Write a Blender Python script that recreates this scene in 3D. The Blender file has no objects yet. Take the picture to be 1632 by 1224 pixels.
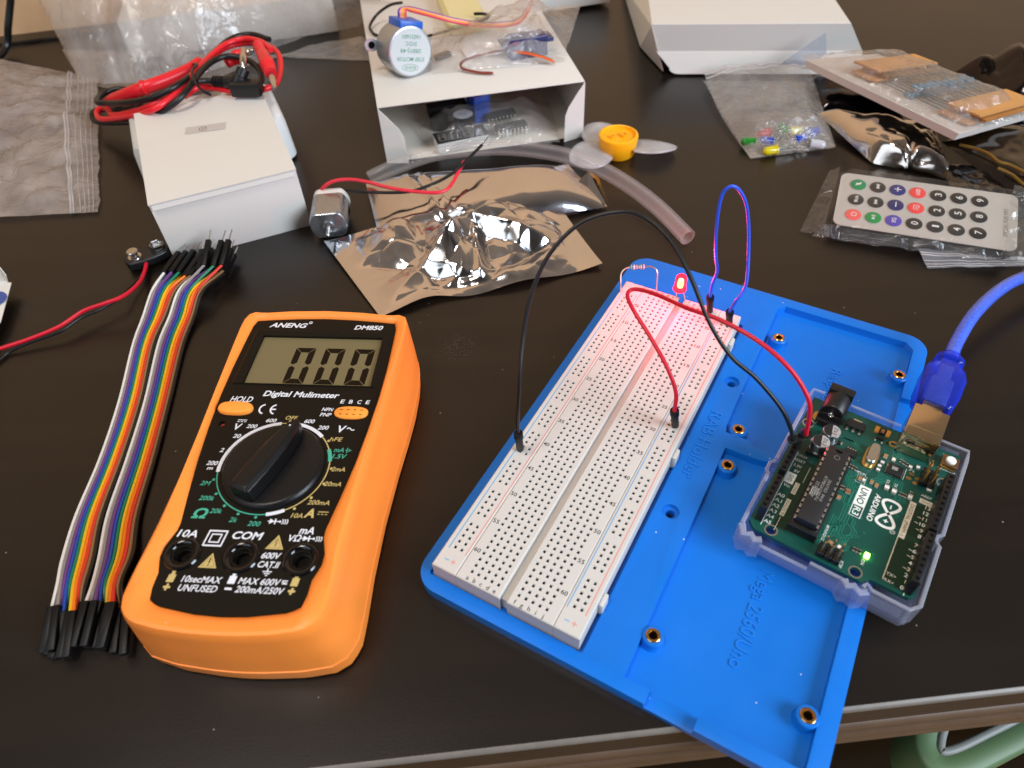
import bpy, bmesh, math, random
from mathutils import Matrix, Vector, noise
sc = bpy.context.scene
COL = sc.collection
R_ = math.radians
random.seed(7)

# ------------------------------------------------------------------ camera
# a phone held about 23 cm above the desk; world is metres, helpers below work in millimetres
MC = ((0.99866882, -0.05158098, 0.0), (-0.03812986, -0.73823922, 0.67346044), (-0.03473775, -0.67256394, -0.73922326))
F, HC = 1123.02, 226.084
cam = bpy.data.objects.new('camera', bpy.data.cameras.new('camera'))
COL.objects.link(cam)
cam.data.sensor_width = 36.0
cam.data.lens = F / 1632 * 36.0
cam.data.clip_start = 0.005
cam.data.clip_end = 50
cam.matrix_world = Matrix(((MC[0][0], -MC[0][1], -MC[0][2], 0), (MC[1][0], -MC[1][1], -MC[1][2], 0),
                           (MC[2][0], -MC[2][1], -MC[2][2], HC * 0.001), (0, 0, 0, 1)))
cam.data.dof.use_dof = True
cam.data.dof.focus_distance = 0.29
cam.data.dof.aperture_fstop = 13.0
sc.camera = cam
sc.view_settings.view_transform = 'Standard'
sc.view_settings.look = 'None'
sc.view_settings.exposure = 0
sc.view_settings.gamma = 1
sc.view_settings.use_curve_mapping = False
sc.cycles.use_denoising = True
sc.cycles.transparent_max_bounces = 32
sc.cycles.max_bounces = 10
sc.cycles.transmission_bounces = 10
sc.cycles.glossy_bounces = 6
sc.cycles.caustics_reflective = False
sc.cycles.caustics_refractive = False
sc.cycles.sample_clamp_indirect = 6

# ------------------------------------------------------------------ world (dim warm room) and lamps
wd = bpy.data.worlds.new('World')
sc.world = wd
wd.use_nodes = True
nt = wd.node_tree
bg = nt.nodes['Background']
tc = nt.nodes.new('ShaderNodeTexCoord')
sx = nt.nodes.new('ShaderNodeSeparateXYZ')
nt.links.new(tc.outputs['Generated'], sx.inputs[0])
ry = nt.nodes.new('ShaderNodeValToRGB')
mr = nt.nodes.new('ShaderNodeMapRange')
mr.inputs[1].default_value = -1
mr.inputs[2].default_value = 1
nt.links.new(sx.outputs['Y'], mr.inputs[0])
nt.links.new(mr.outputs[0], ry.inputs[0])
ry.color_ramp.elements[0].position = 0.2
ry.color_ramp.elements[0].color = (0.055, 0.044, 0.036, 1)
ry.color_ramp.elements[1].position = 0.75
ry.color_ramp.elements[1].color = (0.46, 0.36, 0.28, 1)
nt.links.new(ry.outputs[0], bg.inputs[0])
bg.inputs[1].default_value = 0.62


def area(name, loc, target, sx_, sy_, power, col):
    d = bpy.data.lights.new(name, 'AREA')
    d.shape = 'RECTANGLE'
    d.size, d.size_y = sx_, sy_
    d.energy = power
    d.color = col
    o = bpy.data.objects.new(name, d)
    COL.objects.link(o)
    o.location = loc
    o.rotation_euler = (Vector(target) - Vector(loc)).to_track_quat('-Z', 'Y').to_euler()
    return o


area('ceiling_lamp', (-0.38, -0.06, 1.30), (0, 0.25, 0), 0.30, 0.30, 8.4, (1.0, 0.91, 0.83))
area('window_light', (0.95, -0.42, 0.66), (0.0, 0.25, 0), 0.55, 0.70, 24.0, (0.76, 0.87, 1.0))
area('room_bounce', (-0.80, -0.55, 0.80), (0, 0.25, 0), 1.0, 0.8, 4.5, (0.86, 0.93, 1.0))

# ------------------------------------------------------------------ helpers
S = 0.001


def lin(h):
    h = h.lstrip('#')
    r = []
    for i in (0, 2, 4):
        c = int(h[i:i + 2], 16) / 255
        r.append(c / 12.92 if c <= 0.04045 else ((c + 0.055) / 1.055) ** 2.4)
    return (r[0], r[1], r[2], 1)


MATS = {}


def mat(name, col, rough=0.5, metal=0.0, spec=0.5, bump=0.0, bscale=400, var=0.0, vscale=60, trans=0.0, ior=1.47,
        coat=0.0, emit=None, estr=0.0, sss=0.0, alpha=1.0, rvar=0.0, speck=0.0):
    if name in MATS:
        return MATS[name]
    m = bpy.data.materials.new(name)
    m.use_nodes = True
    t = m.node_tree
    b = t.nodes['Principled BSDF']
    c = lin(col) if isinstance(col, str) else tuple(col) + (1,)
    b.inputs['Base Color'].default_value = c
    b.inputs['Roughness'].default_value = rough
    b.inputs['Metallic'].default_value = metal
    b.inputs['Specular IOR Level'].default_value = spec
    b.inputs['IOR'].default_value = ior
    b.inputs['Transmission Weight'].default_value = trans
    b.inputs['Coat Weight'].default_value = coat
    b.inputs['Alpha'].default_value = alpha
    if sss:
        b.inputs['Subsurface Weight'].default_value = sss
        b.inputs['Subsurface Radius'].default_value = (0.002, 0.002, 0.002)
    if emit is not None:
        b.inputs['Emission Color'].default_value = tuple(emit) + (1,)
        b.inputs['Emission Strength'].default_value = estr
    tcn = t.nodes.new('ShaderNodeTexCoord')
    if var or rvar:
        n = t.nodes.new('ShaderNodeTexNoise')
        n.inputs['Scale'].default_value = vscale
        n.inputs['Detail'].default_value = 5
        t.links.new(tcn.outputs['Object'], n.inputs['Vector'])
        if var:
            mx = t.nodes.new('ShaderNodeMixRGB')
            mx.inputs[1].default_value = tuple(x * (1 - var) for x in c[:3]) + (1,)
            mx.inputs[2].default_value = tuple(min(1, x * (1 + var)) for x in c[:3]) + (1,)
            t.links.new(n.outputs[0], mx.inputs[0])
            t.links.new(mx.outputs[0], b.inputs['Base Color'])
        if rvar:
            q = t.nodes.new('ShaderNodeMapRange')
            q.inputs[1].default_value = 0.3
            q.inputs[2].default_value = 0.7
            q.inputs[3].default_value = max(0.02, rough - rvar)
            q.inputs[4].default_value = rough + rvar
            t.links.new(n.outputs[0], q.inputs[0])
            t.links.new(q.outputs[0], b.inputs['Roughness'])
    if bump:
        n2 = t.nodes.new('ShaderNodeTexNoise')
        n2.inputs['Scale'].default_value = bscale
        n2.inputs['Detail'].default_value = 4
        t.links.new(tcn.outputs['Object'], n2.inputs['Vector'])
        bp = t.nodes.new('ShaderNodeBump')
        bp.inputs['Strength'].default_value = bump
        bp.inputs['Distance'].default_value = 0.0006
        t.links.new(n2.outputs[0], bp.inputs['Height'])
        t.links.new(bp.outputs[0], b.inputs['Normal'])
    if speck:
        vo = t.nodes.new('ShaderNodeTexVoronoi')
        vo.inputs['Scale'].default_value = 420
        t.links.new(tcn.outputs['Object'], vo.inputs['Vector'])
        sp = t.nodes.new('ShaderNodeSeparateColor')
        t.links.new(vo.outputs['Color'], sp.inputs[0])
        a1, a2 = t.nodes.new('ShaderNodeMath'), t.nodes.new('ShaderNodeMath')
        a1.operation = a2.operation = 'LESS_THAN'
        a1.inputs[1].default_value = 0.12
        a2.inputs[1].default_value = speck
        t.links.new(vo.outputs['Distance'], a1.inputs[0])
        t.links.new(sp.outputs[0], a2.inputs[0])
        a3 = t.nodes.new('ShaderNodeMath')
        a3.operation = 'MULTIPLY'
        t.links.new(a1.outputs[0], a3.inputs[0])
        t.links.new(a2.outputs[0], a3.inputs[1])
        a4 = t.nodes.new('ShaderNodeMixRGB')
        a4.inputs[2].default_value = tuple(0.45 + 0.5 * x for x in c[:3]) + (1,)
        src = b.inputs['Base Color'].links[0].from_socket if b.inputs['Base Color'].links else None
        if src:
            t.links.new(src, a4.inputs[1])
        else:
            a4.inputs[1].default_value = c
        t.links.new(a3.outputs[0], a4.inputs[0])
        t.links.new(a4.outputs[0], b.inputs['Base Color'])
    MATS[name] = m
    return m


def film(name, haze, tint=(1, 1, 1), hcol=(0.75, 0.75, 0.75), gl=0.5, rough=0.08, bump=0.25, bscale=90):
    """thin clear plastic sheet: see-through, a little milky, glossy at grazing angles"""
    if name in MATS:
        return MATS[name]
    m = bpy.data.materials.new(name)
    m.use_nodes = True
    t = m.node_tree
    out = t.nodes['Material Output']
    t.nodes.remove(t.nodes['Principled BSDF'])
    tr = t.nodes.new('ShaderNodeBsdfTransparent')
    tr.inputs[0].default_value = tuple(tint) + (1,)
    df = t.nodes.new('ShaderNodeBsdfDiffuse')
    df.inputs[0].default_value = tuple(hcol) + (1,)
    tl = t.nodes.new('ShaderNodeBsdfTranslucent')
    tl.inputs[0].default_value = tuple(hcol) + (1,)
    a0 = t.nodes.new('ShaderNodeMixShader')
    a0.inputs[0].default_value = 0.4
    t.links.new(df.outputs[0], a0.inputs[1])
    t.links.new(tl.outputs[0], a0.inputs[2])
    tcn = t.nodes.new('ShaderNodeTexCoord')
    n = t.nodes.new('ShaderNodeTexNoise')
    n.inputs['Scale'].default_value = bscale * 0.6
    n.inputs['Detail'].default_value = 6
    t.links.new(tcn.outputs['Object'], n.inputs['Vector'])
    q = t.nodes.new('ShaderNodeMapRange')
    q.inputs[1].default_value = 0.3
    q.inputs[2].default_value = 0.7
    q.inputs[3].default_value = haze * 0.6
    q.inputs[4].default_value = min(1, haze * 1.4)
    t.links.new(n.outputs[0], q.inputs[0])
    a1 = t.nodes.new('ShaderNodeMixShader')
    t.links.new(q.outputs[0], a1.inputs[0])
    t.links.new(tr.outputs[0], a1.inputs[1])
    t.links.new(a0.outputs[0], a1.inputs[2])
    g = t.nodes.new('ShaderNodeBsdfGlossy')
    g.inputs['Roughness'].default_value = rough
    n2 = t.nodes.new('ShaderNodeTexNoise')
    n2.inputs['Scale'].default_value = bscale
    n2.inputs['Detail'].default_value = 5
    n2.inputs['Distortion'].default_value = 1.5
    t.links.new(tcn.outputs['Object'], n2.inputs['Vector'])
    bp = t.nodes.new('ShaderNodeBump')
    bp.inputs['Strength'].default_value = bump
    bp.inputs['Distance'].default_value = 0.004
    t.links.new(n2.outputs[0], bp.inputs['Height'])
    t.links.new(bp.outputs[0], g.inputs['Normal'])
    lw = t.nodes.new('ShaderNodeLayerWeight')
    lw.inputs[0].default_value = 0.5
    t.links.new(bp.outputs[0], lw.inputs['Normal'])
    pw = t.nodes.new('ShaderNodeMath')
    pw.operation = 'POWER'
    pw.inputs[1].default_value = 4.0
    t.links.new(lw.outputs['Facing'], pw.inputs[0])
    ml = t.nodes.new('ShaderNodeMath')
    ml.operation = 'MULTIPLY_ADD'
    ml.use_clamp = True
    ml.inputs[1].default_value = gl * 0.8
    ml.inputs[2].default_value = 0.07 * gl
    t.links.new(pw.outputs[0], ml.inputs[0])
    a2 = t.nodes.new('ShaderNodeMixShader')
    t.links.new(ml.outputs[0], a2.inputs[0])
    t.links.new(a1.outputs[0], a2.inputs[1])
    t.links.new(g.outputs[0], a2.inputs[2])
    t.links.new(a2.outputs[0], out.inputs[0])
    MATS[name] = m
    return m


_glyph = {}


def glyphs(s, bold=0.0):
    k = (s, bold)
    if k in _glyph:
        return _glyph[k]
    c = bpy.data.curves.new('t', 'FONT')
    c.body = s
    c.resolution_u = 3
    c.offset = bold
    o = bpy.data.objects.new('t', c)
    COL.objects.link(o)
    dg = bpy.context.evaluated_depsgraph_get()
    dg.update()
    me = bpy.data.meshes.new_from_object(o.evaluated_get(dg))
    v = [tuple(x.co) for x in me.vertices]
    f = [tuple(p.vertices) for p in me.polygons]
    bpy.data.objects.remove(o)
    bpy.data.meshes.remove(me)
    bpy.data.curves.remove(c)
    _glyph[k] = (v, f)
    return v, f


_bx = {}


def boxmesh(x, y, z, b, seg):
    k = (x, y, z, b, seg)
    if k not in _bx:
        bm = bmesh.new()
        bmesh.ops.create_cube(bm, size=1)
        for v in bm.verts:
            v.co = Vector((v.co.x * x, v.co.y * y, v.co.z * z))
        if b > 0:
            bmesh.ops.bevel(bm, geom=list(bm.edges), offset=b, segments=seg, profile=0.5, affect='EDGES')
        bm.verts.index_update()
        _bx[k] = ([tuple(v.co) for v in bm.verts], [tuple(v.index for v in f.verts) for f in bm.faces])
        bm.free()
    return _bx[k]


def spline(pts, n=8, closed=False):
    P = [Vector(p) for p in pts]
    L = len(P)
    out = []
    rng = L if closed else L - 1
    for i in range(rng):
        if closed:
            p0, p1, p2, p3 = P[(i - 1) % L], P[i], P[(i + 1) % L], P[(i + 2) % L]
        else:
            p0 = P[i - 1] if i > 0 else P[0] * 2 - P[1]
            p1, p2 = P[i], P[i + 1]
            p3 = P[i + 2] if i + 2 < L else P[-1] * 2 - P[-2]
        for k in range(n):
            t = k / n
            out.append(0.5 * ((2 * p1) + (p2 - p0) * t + (2 * p0 - 5 * p1 + 4 * p2 - p3) * t * t + (3 * p1 - p0 - 3 * p2 + p3) * t ** 3))
    if not closed:
        out.append(P[-1])
    return out


class MB:
    def __init__(self, *mats):
        self.v, self.f, self.mi = [], [], []
        self.mats = list(mats)
        self.T = Matrix.Identity(4)

    def add(self, v, f, mi=0, M=None):
        n = len(self.v)
        X = self.T @ M if M is not None else self.T
        self.v += [X @ Vector(p) for p in v]
        self.f += [tuple(i + n for i in q) for q in f]
        self.mi += [mi] * len(f)
        return self

    def box(self, c, d, b=0.0, mi=0, rz=0.0, M=None, seg=2):
        v, f = boxmesh(d[0], d[1], d[2], b, seg)
        X = Matrix.Translation(c) @ Matrix.Rotation(rz, 4, 'Z')
        return self.add(v, f, mi, M @ X if M is not None else X)

    def lathe(self, prof, n=24, mi=0, M=None, caps=True):
        v, f = [], []
        for r, z in prof:
            for k in range(n):
                a = 2 * math.pi * k / n
                v.append((r * math.cos(a), r * math.sin(a), z))
        for i in range(len(prof) - 1):
            for k in range(n):
                k2 = (k + 1) % n
                f.append((i * n + k, i * n + k2, (i + 1) * n + k2, (i + 1) * n + k))
        if caps:
            f.append(tuple(range(n - 1, -1, -1)))
            f.append(tuple(range((len(prof) - 1) * n, len(prof) * n)))
        return self.add(v, f, mi, M)

    def cyl(self, c, r, h, n=20, mi=0, M=None, b=0.0):
        pr = [(r, 0), (r, h)] if not b else [(r - b, 0), (r, b), (r, h - b), (r - b, h)]
        X = Matrix.Translation(c)
        return self.lathe(pr, n, mi, M @ X if M is not None else X)

    def tube(self, pts, r, n=10, mi=0, caps=True, flat=None):
        P = [Vector(p) for p in pts]
        rr = r if isinstance(r, (list, tuple)) else [r] * len(P)
        v, f = [], []
        t0 = (P[1] - P[0]).normalized()
        up = Vector((0, 0, 1)) if abs(t0.z) < 0.9 else Vector((1, 0, 0))
        nrm = (up - t0 * up.dot(t0)).normalized()
        for i, p in enumerate(P):
            t = (P[min(i + 1, len(P) - 1)] - P[max(i - 1, 0)])
            t = t.normalized() if t.length > 1e-9 else t0
            nrm = nrm - t * nrm.dot(t)
            nrm = nrm.normalized() if nrm.length > 1e-6 else t.orthogonal().normalized()
            bn = t.cross(nrm)
            for k in range(n):
                a = 2 * math.pi * k / n
                ca, sa = math.cos(a), math.sin(a)
                if flat:
                    ca *= flat
                v.append(p + (nrm * ca + bn * sa) * rr[i])
        for i in range(len(P) - 1):
            for k in range(n):
                k2 = (k + 1) % n
                f.append((i * n + k, i * n + k2, (i + 1) * n + k2, (i + 1) * n + k))
        if caps:
            f.append(tuple(range(n - 1, -1, -1)))
            f.append(tuple(range((len(P) - 1) * n, len(P) * n)))
        return self.add(v, f, mi)

    def prism(self, out, z0, z1, mi=0, M=None, mitop=None):
        n = len(out)
        v = [(p[0], p[1], z0) for p in out] + [(p[0], p[1], z1) for p in out]
        self.add(v, [(i, (i + 1) % n, n + (i + 1) % n, n + i) for i in range(n)] + [tuple(range(n - 1, -1, -1))], mi, M)
        k = len(self.v) - n
        self.f.append(tuple(range(k, k + n)))
        self.mi.append(mi if mitop is None else mitop)
        return self

    def loft(self, loops, mi=0, cap0=True, cap1=True, mis=None):
        n = len(loops[0])
        v = [p for L in loops for p in L]
        base = len(self.v)
        self.add(v, [])
        for i in range(len(loops) - 1):
            for k in range(n):
                k2 = (k + 1) % n
                self.f.append((base + i * n + k, base + i * n + k2, base + (i + 1) * n + k2, base + (i + 1) * n + k))
                self.mi.append(mis[i] if mis else mi)
        if cap0:
            self.f.append(tuple(base + k for k in range(n - 1, -1, -1)))
            self.mi.append(mis[0] if mis else mi)
        if cap1:
            self.f.append(tuple(base + (len(loops) - 1) * n + k for k in range(n)))
            self.mi.append(mis[-1] if mis else mi)
        return self

    def flat(self, out, z, mi=0, M=None):
        return self.add([(p[0], p[1], z) for p in out], [tuple(range(len(out)))], mi, M)

    def stroke(self, pts, w, z, mi=0, closed=False, M=None):
        P = [Vector((p[0], p[1])) for p in pts]
        n = len(P)
        v, f = [], []
        for i in range(n):
            a = P[(i - 1) % n] if closed or i > 0 else P[i]
            c = P[(i + 1) % n] if closed or i < n - 1 else P[i]
            d = (c - a)
            d = d.normalized() if d.length > 1e-9 else Vector((1, 0))
            q = Vector((-d.y, d.x)) * w / 2
            v += [(P[i].x + q.x, P[i].y + q.y, z), (P[i].x - q.x, P[i].y - q.y, z)]
        m = n if closed else n - 1
        for i in range(m):
            j = (i + 1) % n
            f.append((2 * i, 2 * i + 1, 2 * j + 1, 2 * j))
        return self.add(v, f, mi, M)

    def text(self, s, x, y, z, h, w=None, rot=0.0, bold=0.0, shear=0.0, mi=0, al='c', M=None):
        v, f = glyphs(s, bold)
        if not v:
            return self
        hv, _ = glyphs('H', bold)
        k = h / (max(p[1] for p in hv) - min(p[1] for p in hv))
        x0, x1 = min(p[0] for p in v), max(p[0] for p in v)
        kx = k if w is None else w / (x1 - x0)
        ox = {'c': (x0 + x1) / 2, 'l': x0, 'r': x1}[al]
        vv = [((p[0] - ox) * kx + shear * (p[1] * k - h / 2), p[1] * k - h / 2, 0) for p in v]
        X = Matrix.Translation((x, y, z)) @ Matrix.Rotation(rot, 4, 'Z')
        return self.add(vv, f, mi, M @ X if M is not None else X)

    def build(self, name, parent=None, loc=None, ang=35, smooth=True):
        me = bpy.data.meshes.new(name)
        o0 = Vector(loc) if loc is not None else Vector((0, 0, 0))
        me.from_pydata([tuple((p - o0) * S) for p in self.v], [], self.f)
        for m in self.mats:
            me.materials.append(m)
        for p, i in zip(me.polygons, self.mi):
            p.material_index = i
        me.validate()
        if smooth:
            me.shade_smooth()
            me.set_sharp_from_angle(angle=R_(ang))
        o = bpy.data.objects.new(name, me)
        COL.objects.link(o)
        if parent is not None:
            o.parent = parent
        elif loc is not None:
            o.location = o0 * S
        return o


def tag(o, label=None, cat=None, group=None, kind=None):
    if label:
        o['label'] = label
    if cat:
        o['category'] = cat
    if group:
        o['group'] = group
    if kind:
        o['kind'] = kind
    return o


def thing(name, label, cat, loc, rz=0.0, group=None):
    o = bpy.data.objects.new(name, None)
    o.empty_display_size = 0.01
    COL.objects.link(o)
    o.location = Vector(loc) * S
    o.rotation_euler = (0, 0, rz)
    return tag(o, label, cat, group)


def W(u, v, z=0.0):
    """point of the desk scene at height z (mm) seen at photo pixel u, v"""
    a, b = (u - 816) / F, (v - 612) / F
    d = [MC[i][0] * a + MC[i][1] * b + MC[i][2] for i in range(3)]
    s = (z - HC) / d[2]
    return Vector((d[0] * s, d[1] * s, z))


def rrect(x0, y0, x1, y1, r, n=5):
    rs = r if isinstance(r, (list, tuple)) else (r, r, r, r)
    out = []
    for (cx, cy, a0, q) in ((x1 - rs[0], y1 - rs[0], 0, rs[0]), (x0 + rs[1], y1 - rs[1], 90, rs[1]), (x0 + rs[2], y0 + rs[2], 180, rs[2]),
                            (x1 - rs[3], y0 + rs[3], 270, rs[3])):
        for k in range(n + 1):
            a = R_(a0 + 90 * k / n)
            out.append((cx + q * math.cos(a), cy + q * math.sin(a)))
    return out


def circ(cx, cy, r, n=16, a0=0, a1=360):
    full = abs(a1 - a0) >= 360
    m = n if full else n + 1
    return [(cx + r * math.cos(R_(a0 + (a1 - a0) * k / n)), cy + r * math.sin(R_(a0 + (a1 - a0) * k / n))) for k in range(m)]


def bevel(o, w, seg=2, ang=40):
    m = o.modifiers.new('bevel', 'BEVEL')
    m.width = w * S
    m.segments = seg
    m.limit_method = 'ANGLE'
    m.angle_limit = R_(ang)
    m.harden_normals = False
    return o


def nz(x, y, z=0.0, s=0.05, oct_=4):
    return noise.fractal(Vector((x * s, y * s, z)), 1.0, 2.0, oct_)


def sheet(corners, nx, ny, hfun, lift=None):
    """bilinear quad of points with crumple heights: corners a,b,c,d in order round"""
    a, b, c, d = [Vector(p) for p in corners]
    v, f = [], []
    for j in range(ny + 1):
        t = j / ny
        for i in range(nx + 1):
            s = i / nx
            p = (a * (1 - s) + b * s) * (1 - t) + (d * (1 - s) + c * s) * t
            p = p + Vector(hfun(s, t, p))
            v.append(p)
    for j in range(ny):
        for i in range(nx):
            k = j * (nx + 1) + i
            f.append((k, k + nx + 1, k + nx + 2, k + 1))
    return v, f


# ------------------------------------------------------------------ shared materials
M_white_card = mat('white_card', '#d6d1c9', 0.62, bump=0.05, bscale=900, var=0.02)
M_black_pl = mat('black_plastic', '#141415', 0.42, bump=0.06, bscale=900)
M_black_conn = mat('black_connector', '#0c0c0d', 0.45, spec=0.25)
M_black_wire = mat('black_wire_skin', '#0d0d0f', 0.38)
M_red_wire = mat('red_wire_skin', '#c8102c', 0.4)
M_steel = mat('bright_steel', '#c9c7c4', 0.22, 1.0)
M_tin = mat('tin', '#d8d6d0', 0.3, 1.0)
M_brass = mat('brass', '#d8a55c', 0.25, 1.0)
M_gold = mat('gold_plating', '#d9b06a', 0.3, 1.0)
M_silk = mat('white_silkscreen', '#e8e8e2', 0.6)
M_hole = mat('dark_hole', '#050505', 0.8, spec=0.1)

# ------------------------------------------------------------------ desk, wall, floor
def desk_material():
    m = bpy.data.materials.new('dark_brown_laminate')
    m.use_nodes = True
    t = m.node_tree
    b = t.nodes['Principled BSDF']
    tcn = t.nodes.new('ShaderNodeTexCoord')
    n = t.nodes.new('ShaderNodeTexNoise')
    n.inputs['Scale'].default_value = 14
    n.inputs['Detail'].default_value = 8
    mp = t.nodes.new('ShaderNodeMapping')
    mp.inputs['Scale'].default_value = (0.35, 5.0, 1)
    t.links.new(tcn.outputs['Object'], mp.inputs[0])
    t.links.new(mp.outputs[0], n.inputs['Vector'])
    cr = t.nodes.new('ShaderNodeValToRGB')
    cr.color_ramp.elements[0].position = 0.35
    cr.color_ramp.elements[0].color = (0.0060, 0.0042, 0.0030, 1)
    cr.color_ramp.elements[1].position = 0.7
    cr.color_ramp.elements[1].color = (0.0095, 0.0064, 0.0044, 1)
    t.links.new(n.outputs[0], cr.inputs[0])
    # specks of dust: tiny pale dots, thicker in one smudge
    vo = t.nodes.new('ShaderNodeTexVoronoi')
    vo.inputs['Scale'].default_value = 260
    t.links.new(tcn.outputs['Object'], vo.inputs['Vector'])
    lt = t.nodes.new('ShaderNodeMath')
    lt.operation = 'LESS_THAN'
    lt.inputs[1].default_value = 0.085
    t.links.new(vo.outputs['Distance'], lt.inputs[0])
    sp = t.nodes.new('ShaderNodeSeparateColor')
    t.links.new(vo.outputs['Color'], sp.inputs[0])
    l2 = t.nodes.new('ShaderNodeMath')
    l2.operation = 'LESS_THAN'
    l2.inputs[1].default_value = 0.022
    t.links.new(sp.outputs[0], l2.inputs[0])
    # smudge mask round the dusty patch right of the multimeter
    c0 = W(728, 553, 0) * S
    ds = t.nodes.new('ShaderNodeVectorMath')
    ds.operation = 'DISTANCE'
    ds.inputs[1].default_value = tuple(c0)
    t.links.new(tcn.outputs['Object'], ds.inputs[0])
    sm = t.nodes.new('ShaderNodeMapRange')
    sm.inputs[1].default_value = 0.003
    sm.inputs[2].default_value = 0.013
    sm.inputs[3].default_value = 1
    sm.inputs[4].default_value = 0
    t.links.new(ds.outputs['Value'], sm.inputs[0])
    v2 = t.nodes.new('ShaderNodeTexVoronoi')
    v2.inputs['Scale'].default_value = 1500
    t.links.new(tcn.outputs['Object'], v2.inputs['Vector'])
    l3 = t.nodes.new('ShaderNodeMath')
    l3.operation = 'LESS_THAN'
    l3.inputs[1].default_value = 0.22
    t.links.new(v2.outputs['Distance'], l3.inputs[0])
    m3 = t.nodes.new('ShaderNodeMath')
    m3.operation = 'MULTIPLY'
    t.links.new(sm.outputs[0], m3.inputs[0])
    t.links.new(l3.outputs[0], m3.inputs[1])
    m1 = t.nodes.new('ShaderNodeMath')
    m1.operation = 'MULTIPLY'
    t.links.new(lt.outputs[0], m1.inputs[0])
    t.links.new(l2.outputs[0], m1.inputs[1])
    mxm = t.nodes.new('ShaderNodeMath')
    mxm.operation = 'MAXIMUM'
    t.links.new(m1.outputs[0], mxm.inputs[0])
    m4 = t.nodes.new('ShaderNodeMath')
    m4.operation = 'MULTIPLY'
    m4.inputs[1].default_value = 0.55
    t.links.new(m3.outputs[0], m4.inputs[0])
    t.links.new(m4.outputs[0], mxm.inputs[1])
    mx = t.nodes.new('ShaderNodeMixRGB')
    mx.inputs[2].default_value = (0.20, 0.18, 0.16, 1)
    t.links.new(mxm.outputs[0], mx.inputs[0])
    t.links.new(cr.outputs[0], mx.inputs[1])
    t.links.new(mx.outputs[0], b.inputs['Base Color'])
    n3 = t.nodes.new('ShaderNodeTexNoise')
    n3.inputs['Scale'].default_value = 9
    n3.inputs['Detail'].default_value = 6
    t.links.new(tcn.outputs['Object'], n3.inputs['Vector'])
    rm = t.nodes.new('ShaderNodeMapRange')
    rm.inputs[3].default_value = 0.23
    rm.inputs[4].default_value = 0.38
    t.links.new(n3.outputs[0], rm.inputs[0])
    t.links.new(rm.outputs[0], b.inputs['Roughness'])
    n4 = t.nodes.new('ShaderNodeTexNoise')
    n4.inputs['Scale'].default_value = 1400
    t.links.new(tcn.outputs['Object'], n4.inputs['Vector'])
    bp = t.nodes.new('ShaderNodeBump')
    bp.inputs['Strength'].default_value = 0.10
    bp.inputs['Distance'].default_value = 0.0003
    t.links.new(n4.outputs[0], bp.inputs['Height'])
    t.links.new(bp.outputs[0], b.inputs['Normal'])
    b.inputs['Specular IOR Level'].default_value = 0.44
    return m


M_desk = desk_material()
M_mould = mat('worn_brown_edge', '#5a4636', 0.5, var=0.25, vscale=120, bump=0.1)
M_mould_d = mat('dark_edge', '#33271f', 0.45, var=0.2, vscale=90)
M_lip = mat('edge_lip_highlight', '#6d665f', 0.4, var=0.2, vscale=200)  # paler tone paints the highlight along the rounded front lip
desk = thing('desk', 'dark brown desk with a moulded front edge under all the parts', 'desk', (0, 0, 0))
EA = R_(3.3)                       # the front edge runs from lower left to upper right
ED = Vector((math.cos(EA), math.sin(EA), 0))
EN = Vector((math.sin(EA), -math.cos(EA), 0))     # outwards, towards the viewer
E0 = Vector((25.2, 63.4, 0))
m = MB(M_desk)
# desktop sheet with thickness, its front edge on the line E0 + s*ED
fl, fr = E0 - ED * 700, E0 + ED * 800
m.add([fl + Vector((0, 0, -1.2)), fr + Vector((0, 0, -1.2)), fr + Vector((30, 720, -1.2)), Vector((-760, 573, -1.2)),
       fl, fr, fr + Vector((30, 720, 0)), Vector((-760, 573, 0))],
      [(0, 3, 2, 1), (4, 5, 6, 7), (0, 1, 5, 4), (1, 2, 6, 5), (2, 3, 7, 6), (3, 0, 4, 7)])
m.build('tabletop', desk, smooth=False)


def edge_strip(profile, mt, name):
    """profile: list of (outwards, z) swept along the desk front"""
    q = MB(mt)
    n = len(profile)
    vv = []
    for s in (-700, 800):
        for o_, z in profile:
            p = E0 + ED * s + EN * o_
            vv.append((p.x, p.y, z))
    ff = [(i, i + 1, n + i + 1, n + i) for i in range(n - 1)]
    q.add(vv, ff)
    q.build(name, desk, ang=60)


edge_strip([(0, -0.05), (1.0, -0.3), (1.5, -1.2), (1.3, -2.0)], M_lip, 'edge_lip')
edge_strip([(1.2, -1.9), (0.9, -4.2), (1.1, -4.6), (0.8, -7.4), (1.0, -7.8), (0.8, -11), (1.0, -11.4), (0.8, -15)], M_mould_d, 'edge_band')
edge_strip([(0.8, -15), (1.8, -15.6), (2.2, -18.8), (1.6, -19.4), (1.8, -20.2), (2.6, -21), (2.9, -24.5), (2.2, -25.2), (2.4, -26), (2.9, -29.5), (2.2, -31), (-6, -31)], M_mould, 'edge_moulding')
edge_strip([(-18, -36), (-14, -36.5), (-14, -39.5), (-17, -40.5)], M_mould, 'drawer_lip')
edge_strip([(-17, -40.5), (-17, -330)], mat('underdesk_shade_black', '#050404', 0.7, spec=0.08), 'shaded_drawer_front')  # near-black panel stands in for the shadow under the desk

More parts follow.
